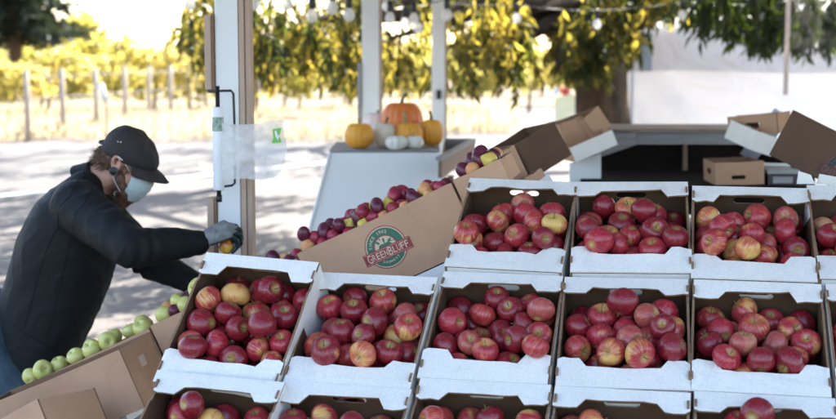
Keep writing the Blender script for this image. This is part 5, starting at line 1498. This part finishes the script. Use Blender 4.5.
for k in range(160):     # side hair before and above the ear
    s = rh.choice((-1,1)); x = rh.uniform(-.05,.040); z = rh.uniform(-.03,.002)
    p0 = Vector((x, s*(.0765-.2*max(0,x)**1.3*4), z)); dl = rh.uniform(.012,.026)
    hs.tube([hl(*p0), hl(p0.x-.3*dl, p0.y+s*.004, p0.z-.6*dl), hl(p0.x-.6*dl, p0.y+s*.003, p0.z-dl)], [.0014,.0011,.0004], 4, cap=False)
hs.build('strands', hair_m, hb, smooth=True)
bb = blob('beard', [(hl(.018,-.060,-.060), .016, hl(.046,-.042,-.112), .018), (hl(.018,.060,-.060), .016, hl(.046,.042,-.112), .018), (hl(.050,-.030,-.120), .022, hl(.050,.030,-.120), .022), (hl(.055,0,-.12), .026, hl(.028,0,-.172), .020), (hl(.010,-.058,-.045), .011, hl(.012,-.060,-.075), .014)], .005, 4, [beard_m], man, disp=lambda c: .004*noise.noise(c*70))
bs = MB()
for k in range(620):
    a = rh.uniform(-1, 1); u = rh.random()
    p0 = Vector((.012+.045*u, a*(.066-.020*u), -.055-.070*u + rh.uniform(-.02,.02)))
    if abs(a) < .6: p0 = Vector((rh.uniform(.02,.06), a*.055, -.120+rh.uniform(-.02,.0)))
    dl = rh.uniform(.020,.062)
    p1 = p0 + Vector((-.10*dl, a*.18*dl, -.5*dl)); p2 = p1 + Vector((rh.uniform(-.65,.0)*dl, rh.uniform(-.2,.2)*dl, -.5*dl))
    bs.tube([hl(*p0), hl(*p1), hl(*p2)], [.0014,.0012,.0004], 4, cap=False)
bs.build('strands', beard_m, bb, smooth=True)
# ---- gloves
def glove(wr, f_, u__, s_):
    pa, fi, th, H = hand_caps(wr, f_, u__, s_, 1.0)
    cl = pa + th
    for f in fi: cl += f
    tipsN = [f[2] for f in fi] + [f[1] for f in fi] + th[1:]
    inv = Matrix((f_.normalized(), u__.cross(f_).normalized(), f_.cross(u__.cross(f_)).normalized()))
    def mf_(c):
        for (a, ra, b, rb) in tipsN:
            ab = b-a; t = max(0, min(1, (c-a).dot(ab)/ab.length_squared))
            if (c-(a+ab*t)).length < ra*1.12: return 1
        q = inv @ (c-wr)
        if q.x > .012 and q.z < -.006: return 1
        return 0
    g_ = blob('glove', cl, .0022, 4, [glove_m, glove_d], man, matfn=mf_, disp=lambda c: .0010*noise.noise(c*140))
    # knitted cuff
    up2 = f_.cross(u__.cross(f_)).normalized(); la2 = u__.cross(f_).normalized()
    def ringp(x, r): return [wr + f_*x + la2*r*1.0*math.cos(a) + up2*r*.85*math.sin(a) for a in np.linspace(0, 2*PI, 33)[:-1]]
    vs = []; 
    for x, r in ((-.034,.030),(-.030,.0325),(-.024,.0315),(-.018,.0325),(-.012,.031),(-.004,.0315),(.006,.029),(.02,.026)): vs += ringp(x, r)
    fs = [(j*32+k, j*32+(k+1) % 32, (j+1)*32+(k+1) % 32, (j+1)*32+k) for j in range(7) for k in range(32)]
    MB().add([tuple(v) for v in vs], fs).build('cuff', glove_m, g_, smooth=True)
    return H
HN = glove(wrN, fN, upN, 1)
glove(wrF, fF, upF, -1)
# the plum in the near hand
hp_ = man_o + HN(.060, -.016, -.044)
me = ME['plum']; o = bpy.data.objects.new('plum', me); col.objects.link(o)
o.matrix_world = Matrix.Translation(hp_) @ RX(.6) @ SC(.62,.62,.68)
o.material_slots[0].link = 'OBJECT'
m, nt, out = newmat('plum_yellow_skin')
b = N(nt, 'ShaderNodeBsdfPrincipled', i_Roughness=.35); L(nt, b.outputs[0], out.inputs[0])
tc = N(nt, 'ShaderNodeTexCoord'); n1 = N(nt, 'ShaderNodeTexNoise', i_Scale=14, i_Detail=3); L(nt, tc.outputs['Object'], n1.inputs['Vector'])
L(nt, ramp(nt, n1.outputs[0], [(.35,(.10,.012,.02)),(.5,(.42,.13,.03)),(.62,(.66,.42,.05))]), b.inputs['Base Color'])
o.material_slots[0].material = m
tag(o, 'yellow and purple plum held in the gloved hand of the man', 'plum')


# ------------------------------------------------------------------ visibility pruning and labels for the fruit
bpy.context.view_layer.update()
dg = bpy.context.evaluated_depsgraph_get()
def proj(p):
    q = p - CAM; z = q.y*cp - q.z*sp; y = q.y*sp + q.z*cp
    return CX + F*q.x/z, CY - F*y/z
offs = []
for k in range(40):
    a = k*2.39996; rr = math.sqrt((k+.5)/40); offs.append((rr*math.cos(a), rr*math.sin(a)))
kept = []; dead = []
def fr_of(o):
    while o is not None and o.parent is not None: o = o.parent
    return o
for f in fruits:
    o, rad, kind, ctx = f
    c = o.matrix_world.translation; vis = 0
    px, py = proj(c)
    if -12 < px < 880 and -12 < py < 431:
        dvec = (c - CAM).normalized(); a = dvec.orthogonal().normalized(); b = dvec.cross(a)
        for (u, v) in offs:
            tgt = c + (a*u + b*v)*rad*.92
            sx_, sy_ = proj(tgt)
            if not (-3 < sx_ < 876 and -3 < sy_ < 422): continue
            dr = (tgt - CAM).normalized()
            ok, loc, nrm, idx, ho, mw = sc.ray_cast(dg, CAM, dr, distance=(c-CAM).length+.1)
            if ok and (ho.name == o.name or (ho.parent is not None and ho.parent.name == o.name)): vis += 1
    f.append(vis); f.append((px, py))
    (kept if vis >= 2 else dead).append(f)
for f in dead:
    o = f[0]
    for ch in list(o.children): bpy.data.objects.remove(ch)
    bpy.data.objects.remove(o)
print('RED', sum(1 for f in kept if isinstance(f[3], tuple)), file=open('/dev/null','w')); print('FRUIT kept', len(kept), 'dropped', len(dead))
names = {}
FR = {'plum': ('dark purple plum','plum'), 'plum_red': ('red plum','plum'), 'peach': ('orange pink peach','peach'), 'pear': ('yellow pear','pear'), 'green_apple': ('pale green apple','apple')}
by_ctx = {}
for f in kept: by_ctx.setdefault(f[3], []).append(f)
for ctx, fl in by_ctx.items():
    if isinstance(ctx, tuple):
        _, j, nm, i = ctx
        ys = sorted(f[5][1] for f in fl); y0, y1 = ys[0], ys[-1]
        bands = {}
        nb = 3 if y1 - y0 > 42 else 2 if y1-y0 > 20 else 1
        for f in fl:
            k = min(nb-1, int((f[5][1]-y0)/(y1-y0+1e-6)*nb)); bands.setdefault(k, []).append(f)
        for k, bl_ in bands.items():
            bl_.sort(key=lambda f: f[5][0])
            bn = {3: ['back', 'middle', 'front'], 2: ['back', 'front'], 1: ['back']}[nb][k]
            for q, f in enumerate(bl_):
                place = 'leftmost' if q == 0 else (ORD[q] + ' from left')
                tag(f[0], '%s apple, %s %s, %s row, %s' % (LOOK[f[2]], bn, place, ROWN[j], nm + ' tray'), 'apple', 'red apples in the trays')
    else:
        fl.sort(key=lambda f: f[5][0])
        cnt = {}
        for f in fl:
            nm_, cat_ = FR[f[2]]; q = cnt.get(nm_, 0); cnt[nm_] = q+1
            tag(f[0], '%s, %s, in %s' % (nm_, 'leftmost' if q == 0 else (ORD[q]+' from left') if q < 16 else 'number %d from left' % (q+1), ctx), cat_, 'mixed fruit in the side cartons')

# ------------------------------------------------------------------ render settings
sc.render.engine = 'CYCLES'
cy = sc.cycles
cy.use_adaptive_sampling = True; cy.adaptive_threshold = .025; cy.adaptive_min_samples = 32
cy.use_denoising = True
try: cy.denoiser = 'OPENIMAGEDENOISE'
except Exception: pass
cy.max_bounces = 7; cy.diffuse_bounces = 4; cy.glossy_bounces = 3; cy.transmission_bounces = 4; cy.transparent_max_bounces = 10
cy.sample_clamp_indirect = 8
cy.caustics_reflective = False; cy.caustics_refractive = False
